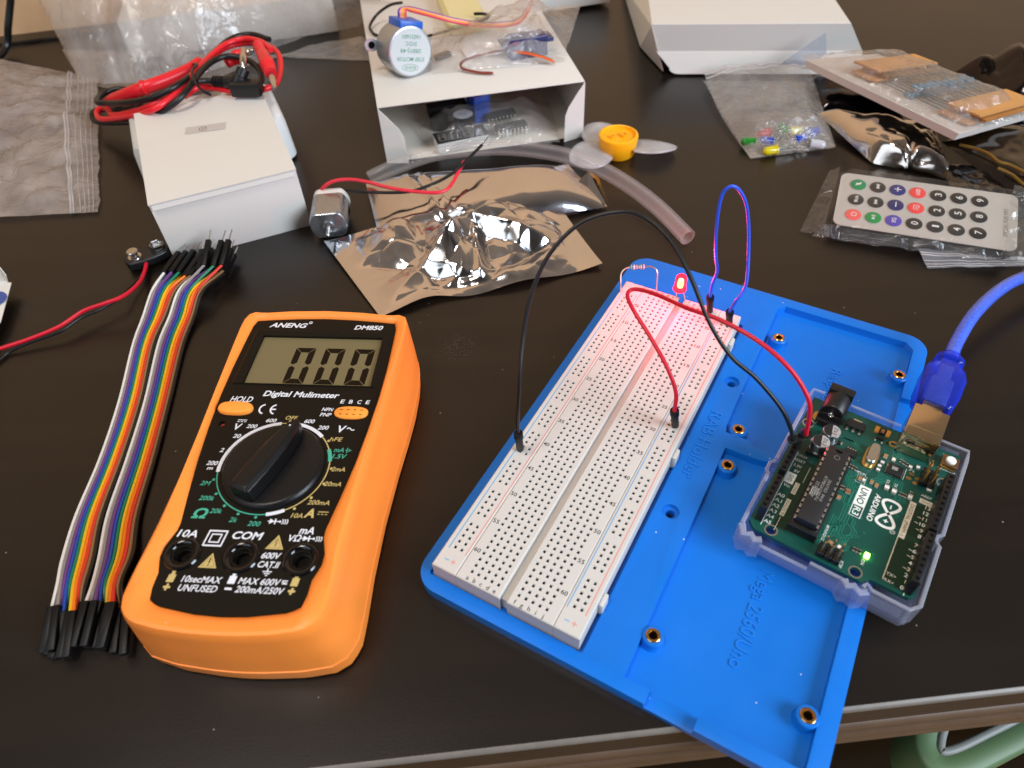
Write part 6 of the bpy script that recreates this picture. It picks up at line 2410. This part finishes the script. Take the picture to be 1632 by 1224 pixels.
for g, (t0, t1, h, s0, s1, sb) in enumerate(((0.20, 0.95, 2.0, 0.34, 0.90, 0.60), (0.30, 0.98, 4.6, 0.36, 0.94, 0.655), (0.22, 0.99, 7.0, 0.33, 0.92, 0.62))):
    org = rp(0.6, 0.5, h)
    st_ = thing('resistor_strip', ('lowest strip of taped blue resistors in the clear bag', 'middle strip of taped blue resistors in the clear bag', 'topmost strip of taped blue resistors in the clear bag')[g], 'resistors', org, 0, 'taped resistor strips')
    for (sa, sb_) in ((s0 - 0.10, s0 + 0.06), (s1 - 0.10, s1 + 0.075)):
        k = MB(M_tape if (g + int(sa * 10)) % 2 else M_tape2)
        P = [rp(sa, t0 - 0.03, h - .5) - org, rp(sb_, t0 - 0.03 + 0.02 * g, h - .5) - org, rp(sb_, t1 + 0.02, h - .5) - org, rp(sa, t1 + 0.02, h - .5) - org]
        k.add(P + [p + Vector((0, 0, 1.2)) for p in P], [(0, 3, 2, 1), (4, 5, 6, 7), (0, 1, 5, 4), (1, 2, 6, 5), (2, 3, 7, 6), (3, 0, 4, 7)])
        k.build('paper_tape', st_, smooth=False)
    for i in range(10):
        t = t0 + (t1 - t0) * (i + 0.5) / 10
        a, b = rp(s0, t, h) - org, rp(s1, t, h) - org
        d = b - a
        T0 = Matrix.Translation(a) @ d.to_track_quat('Z', 'Y').to_matrix().to_4x4()
        L_ = d.length
        k = MB(M_rblue, M_rleg)
        cb2 = L_ * ((sb - s0) / (s1 - s0)) + (i % 3 - 1) * 0.7
        k.lathe([(0.35, cb2 - 3.4), (1.2, cb2 - 3), (1.2, cb2 - 1.8), (0.95, cb2 - 1.2), (0.95, cb2 + 1.2), (1.2, cb2 + 1.8), (1.2, cb2 + 3), (0.35, cb2 + 3.4)], 12, 0, T0)
        k.lathe([(0.32, 0), (0.32, L_)], 6, 1, T0)
        k.build('resistor', st_)
k = MB(film('resistor_bag_film', 0.16, (0.96, 0.95, 0.94), (0.8, 0.76, 0.72), 1.2, 0.07, 0.8, 90))
rc_ = [rp(-0.03, -0.03, 1), rp(1.02, -0.02, 1), rp(1.02, 1.04, 1), rp(-0.03, 1.04, 1)]
rh = crumple(0.05, 1.9, 2.6)
v_, f_ = sheet(rc_, 50, 24, lambda s, t, p: (0, 0, rh(s, t, p)[2] + 8.5 * min(1, 5 * s, 8 * (1 - s)) * min(1, 5 * t, 5 * (1 - t)) - 8 * (s < 0.02) * 0))
k.add([p - rpo for p in v_], f_)
k.build('film', rpk, ang=80)

# ------------------------------------------------------------------ dark foil bags at the right
def pillow(name, label, corners, nx_, ny_, amp, cr_s, seed, mt, group, pleat=None):
    o = sum((Vector(c) for c in corners), Vector()) / 4
    o.z = 1
    hfn = crumple(cr_s, seed, amp * 0.55)

    def fn(s, t, p):
        e = (1 - (2 * s - 1) ** 6) * (1 - (2 * t - 1) ** 6)
        z_ = amp * e * 0.8 + hfn(s, t, p)[2] * min(1, 8 * s, 8 * (1 - s), 8 * t, 8 * (1 - t))
        if pleat:
            z_ += pleat(s, t) * e
        return (0, 0, z_)
    v_, f_ = sheet(corners, nx_, ny_, fn)
    q = MB(mt)
    q.add([p - o for p in v_], f_)
    t_ = thing(name, label, 'foil bag', o, 0, group)
    q.build('foil', t_, ang=80)
    return t_


M_dfoil = foil_mat('dark_static_foil', '#cfc9c5', 0.12, 0.05, 40)
M_bfoil = foil_mat('black_static_foil', '#3a3739', 0.14, 0.05, 40)
M_brown = mat('brown_film', '#1d130a', 0.16, 0.0, spec=0.8, bump=0.1, bscale=60, coat=0.6)


def pl1(s, t):
    r = math.hypot(s - 0.45, t - 0.95)
    th = math.atan2(t - 0.95, s - 0.45)
    return 5.5 * math.exp(-(r / 0.42) ** 2) * abs(math.sin(3.0 * th + 0.4))


pillow('static_foil_bag', 'shiny crumpled silver static bag tucked under the resistor bag',
       [W(1300, 178, 6), W(1490, 205, 8), W(1522, 288, 1.5), W(1390, 260, 1.0)], 60, 44, 9, 0.022, 2.7, M_dfoil, 'static bags at the right', pl1)
pillow('static_foil_bag', 'black static bag behind the LED bag, under the resistor bag',
       [W(1285, 128, 4), W(1420, 130, 6), W(1440, 190, 3), W(1300, 182, 1.5)], 40, 30, 10, 0.022, 8.1, M_bfoil, 'static bags at the right')
pillow('static_foil_bag', 'black crinkled static bag at the right edge behind the resistor bag',
       [W(1512, 118, 16), W(1640, 92, 20), W(1700, 215, 8), W(1585, 205, 4)], 50, 44, 16, 0.02, 5.2, M_bfoil, 'static bags at the right', lambda s, t: 8 * abs(math.sin(7 * s + 3 * t)) * math.exp(-((s - .55) / .3) ** 2))
pillow('static_foil_bag', 'dark brown bag with yellow reflection streaks at the right edge',
       [W(1500, 226, 10), W(1620, 200, 14), W(1760, 290, 8), W(1650, 338, 3)], 40, 30, 9, 0.02, 9.2, M_brown, 'static bags at the right')
pillow('static_foil_bag', 'flat black bag between the remote control and the brown bag',
       [W(1495, 262, 4), W(1570, 262, 4), W(1640, 345, 2), W(1540, 345, 2)], 30, 24, 4, 0.06, 4.7, mat('black_film', '#0c0b0b', 0.18, 0.0, spec=0.7, coat=0.5, bump=0.15, bscale=70), 'static bags at the right')
for i, pth in enumerate(([(1530, 231, 15), (1552, 236, 17), (1575, 245, 18), (1592, 258, 17), (1612, 264, 16), (1650, 284, 15)], [(1590, 268, 15), (1612, 278, 14), (1632, 294, 13), (1660, 302, 12)])):
    k = MB(mat('yellow_reflection', '#6e5218', 0.35))  # dull yellow tubes stand in for streak reflections in the brown film
    o = W(*pth[0])
    k.tube(spline(P3(pth), 6), 0.9, 8)
    tag(k.build('yellow_reflection', None, o), ('long painted yellow reflection streak along the brown bag', 'short painted yellow reflection streak nearest the remote control on the brown bag')[i], 'lead', 'yellow reflection streaks on the brown bag')

# ------------------------------------------------------------------ remote control
rv = Vector((0.201907614, -0.0699197881, -0.405176058))
RM = Matrix.Rotation(rv.length, 4, rv.normalized())
RQ = Matrix.Rotation(0, 4, 'Z')
KS = 0.985
rp0 = Vector((0, 0, HC)) + (Vector((186.87, 340.22, 11.96)) - Vector((0, 0, HC))) * KS
rem = thing('remote_control', 'silver-faced remote control with 21 round coloured buttons', 'remote control', rp0)
RL, RWd = 86 * KS, 40 * KS
M_rface = mat('remote_face', '#aaa39a', 0.38, bump=0.03, bscale=900)
k = MB(mat('remote_body', '#2a2c26', 0.4))
k.T = RM
k.prism(rrect(0.2, -RWd + 0.2, RL - 0.2, -0.2, 4, 6), -6.2, -0.25)
bevel(k.build('body', rem), 0.5)
k = MB(M_rface)
k.T = RM
k.prism(rrect(0.4, -RWd + 0.4, RL - 0.4, -0.4, 4, 6), -0.4, 0)
k.build('face_plate', rem)
BT = {(0, 0): ('#1f7a48', 'mute'), (1, 0): ('#2b2622', '>>I'), (2, 0): ('#2c2a66', '+'), (3, 0): ('#d8403c', 'U/SD'), (4, 0): ('#231f1c', '3'), (5, 0): ('#231f1c', '6'), (6, 0): ('#1a1715', '9'),
      (0, 1): ('#2b2622', 'Mode'), (1, 1): ('#2b2622', 'I<<'), (2, 1): ('#242458', '-'), (3, 1): ('#d8403c', 'loop'), (4, 1): ('#231f1c', '2'), (5, 1): ('#231f1c', '5'), (6, 1): ('#1a1715', '8'),
      (0, 2): ('#d85a52', 'power'), (1, 2): ('#23803f', '>II'), (2, 2): ('#4e3f98', 'EQ'), (3, 2): ('#231f1c', '0'), (4, 2): ('#231f1c', '1'), (5, 2): ('#231f1c', '4'), (6, 2): ('#1a1715', '7')}
M_rtxt = mat('remote_print', '#d6d2cc', 0.5)
for (i, j), (c_, s_) in BT.items():
    x, y = (9.6 + 9.75 * i) * KS, -(8.6 + 11.3 * j) * KS
    k = MB(mat('button_' + c_[1:], c_, 0.3, var=0.1, vscale=900), M_rtxt, mat('button_ring', '#a39e98', 0.4))
    k.T = RM @ Matrix.Translation((x, y, 0))
    k.lathe([(4.35, 0.02), (4.3, 0.15), (3.95, 0.2)], 28, 2, None, caps=False)
    k.lathe([(3.95, 0.1), (3.9, 0.35), (3.0, 0.6), (1.5, 0.72), (0.01, 0.75)], 28, 0, None, caps=False)
    z_ = 0.80
    q_ = R_(90)
    if s_ == 'mute':
        k.flat([(-1.2, -0.6), (-1.2, 0.6), (0.2, 0.6), (1.2, 1.3), (1.2, 0.2), (0.2, -0.6)], z_, 1)
        k.stroke([(-1.4, -1.3), (1.4, 1.5)], 0.35, z_ + .02, 1)
    elif s_ in ('>>I', 'I<<'):
        sg = 1 if s_ == '>>I' else -1
        for d_ in (-1.3, 0.1):
            k.flat([(-0.95, sg * d_), (0.95, sg * d_), (0, sg * (d_ + 1.3))][::sg], z_, 1)
        k.stroke([(-0.95, sg * 1.55), (0.95, sg * 1.55)], 0.35, z_, 1)
    elif s_ == '>II':
        k.flat([(-0.95, -1.5), (0.95, -1.5), (0, 0)], z_, 1)
        for d_ in (0.5, 1.2):
            k.stroke([(-0.95, d_), (0.95, d_)], 0.35, z_, 1)
    elif s_ == 'power':
        k.stroke(circ(0, 0, 1.35, 20, 220, 500), 0.35, z_, 1)
        k.stroke([(-1.6, 0), (-0.2, 0)], 0.35, z_ + .01, 1)
    elif s_ == 'loop':
        k.stroke([(1.0, -1.5), (-1.2, -1.5), (-1.2, 1.5), (1.2, 1.5), (1.2, -0.4)], 0.35, z_, 1)
        k.stroke([(0.1, -0.8), (0.1, 0.8)], 0.35, z_, 1)
    elif s_ == '+':
        k.stroke([(-1.7, 0), (1.7, 0)], 0.5, z_, 1)
        k.stroke([(0, -1.7), (0, 1.7)], 0.5, z_ + .01, 1)
    elif s_ == '-':
        k.stroke([(0, -1.7), (0, 1.7)], 0.5, z_, 1)
    elif len(s_) == 1:
        k.text(s_, 0, 0, z_, 3.2, 2.2 if s_ != '1' else 1.2, q_, 0.01, 0, 1)
    else:
        k.text(s_, 0, 0, z_, 1.9, 4.6 if len(s_) > 2 else 3.2, q_, 0.01, 0, 1)
    k.build('button', rem, ang=40)
k = MB(mat('remote_grey_print', '#5b5650', 0.5))
k.T = RM
k.text('SPECIAL FOR MP3', RL - 5.6, -RWd / 2 - 1, 0.05, 2.0, 19, R_(90))
k.build('face_lettering', rem, smooth=False)
# its sleeve
def rl(x, y, z_):
    return rp0 + RM @ Vector((x, y, z_))


k = MB(film('remote_film', 0.035, (0.985, 0.985, 0.98), (0.8, 0.78, 0.75), 0.30, 0.06, 0.35, 55))
rbo = rl(RL / 2, -RWd / 2, -3)
rs_ = [rl(-1.5, 3, 0.6), rl(RL + 6, 3, 0.6), rl(RL + 7, -RWd - 4, 0.2), rl(-4, -RWd - 5, 0.2)]
rh2 = crumple(0.06, 3.9, 1.5)
v_, f_ = sheet(rs_, 50, 28, lambda s, t, p: (0, 0, 1.2 + rh2(s, t, p)[2] - (5.0 * (max(0, 0.08 - s) + max(0, s - 0.93)) * 12 + 4.6 * max(0, t - 0.90) * 10 + 3 * max(0, 0.06 - t) * 10)))
k.add([p - rbo for p in v_], f_)
sl_ = thing('remote_sleeve', 'crinkled clear sleeve wrapped round the remote control', 'plastic bag', rbo)
k.build('film', sl_, ang=80)
k = MB(film('remote_film_edge', 0.05, (0.95, 0.95, 0.94), (0.8, 0.8, 0.78), 0.9, 0.06, 0.6, 80))
rs3 = [rl(-6, 0, -1), rl(-1, 3, 0.5), rl(-3, -RWd - 4, -4), rl(-14, -RWd - 4, -5.5)]
rs3 = [Vector((p.x, p.y, max(0.6, p.z))) for p in rs3]
v_, f_ = sheet(rs3, 12, 24, lambda s, t, p: (0, 0, 1.6 * abs(nz(p.x, p.y, 2.2, .09))))
k.add([p - rbo for p in v_], f_)
rs4 = [rl(-3, -RWd - 1, -1), rl(RL + 4, -RWd - 1, -1), rl(RL + 6, -RWd - 5, -5), rl(-8, -RWd - 6, -6)]
rs4 = [Vector((p.x, p.y, max(0.6, p.z))) for p in rs4]
v_, f_ = sheet(rs4, 50, 8, lambda s, t, p: (0, 0, 2.4 * abs(nz(p.x, p.y, 6.2, .08))))
k.add([p - rbo for p in v_], f_)
rs5 = [rl(RL - 4, 2, 1), rl(RL + 18, 6, -2), rl(RL + 20, -RWd - 8, -3), rl(RL - 7, -RWd - 5, 0)]
rs5 = [Vector((p.x, p.y, max(0.8, p.z))) for p in rs5]
v_, f_ = sheet(rs5, 24, 34, lambda s, t, p: (0, 0, 4.0 * abs(nz(p.x, p.y, 1.2, .06))))
k.add([p - rbo for p in v_], f_)
k.build('sealed_edge', sl_, ang=80)
k = MB(M_zipline, film('zip_strip_film', 0.4, (0.9, 0.9, 0.92), (0.6, 0.62, 0.66), 0.8, 0.12, 0.3, 60))
zs = [W(1462, 397, 2.5), W(1660, 412, 2.5), W(1660, 424, 0.8), W(1478, 428, 0.8)]
zso = W(1550, 412, 1)


def zsf(s, t, p):
    return (0, 0, 0.9 * abs(nz(p.x, p.y, 3.1, .07)))


v_, f_ = sheet(zs, 40, 12, zsf)
k.add([p - zso for p in v_], f_, 1)
for t in (0.22, 0.34, 0.62, 0.80, 0.92):
    k.tube([on_sheet(zs, zsf, s / 40, t) + Vector((0, 0, 0.25)) - zso for s in range(41)], 0.4 if t < .4 else 0.22, 6)
zst = thing('zip_strip', 'white zip bag mouth sticking out under the remote control', 'plastic bag', zso)
k.build('film', zst, ang=80)

# ------------------------------------------------------------------ loop handle below the desk edge
hp = [(1478, 1150), (1470, 1180), (1472, 1200), (1484, 1218), (1505, 1226), (1535, 1219), (1580, 1197), (1640, 1166), (1720, 1120), (1700, 1090), (1600, 1095), (1500, 1110)]
P = spline([W(u, v, -95) for u, v in hp], 8, True)
hd = thing('loop_handle', 'sage green loop handle with a grey inner edge below the desk', 'handle', W(1520, 1190, -95))
ho = W(1520, 1190, -95)
cxy = sum((p for p in P), Vector()) / len(P)
for nm, c_, sc__, hw, z0_, z1_ in (('outer_band', '#556e4b', 1.0, 5.0, -22, 5), ('inner_edge', '#7d7f7a', 0.90, 1.6, -22, 5.6)):
    k = MB(mat(nm + '_mat', c_, 0.5, bump=0.05, bscale=500))
    loops = []
    n = len(P)
    for i in range(n):
        p = P[i]
        tg = (P[(i + 1) % n] - P[i - 1]).normalized()
        nn = Vector((-tg.y, tg.x, 0))
        if nn.dot(cxy - p) < 0:
            nn = -nn
        off = 0 if nm == 'outer_band' else 5.4
        a, b = p + nn * (off - hw) - ho, p + nn * (off + hw) - ho
        e = min(1.6, hw * .5)
        loops.append([(a.x, a.y, z0_), (a.x, a.y, z1_ - e), tuple((a + nn * e).to_2d()) + (z1_,), tuple((b - nn * e).to_2d()) + (z1_,), (b.x, b.y, z1_ - e), (b.x, b.y, z0_)])
    loops.append(loops[0])
    k.loft(loops, 0, False, False)
    k.build(nm, hd, ang=50)
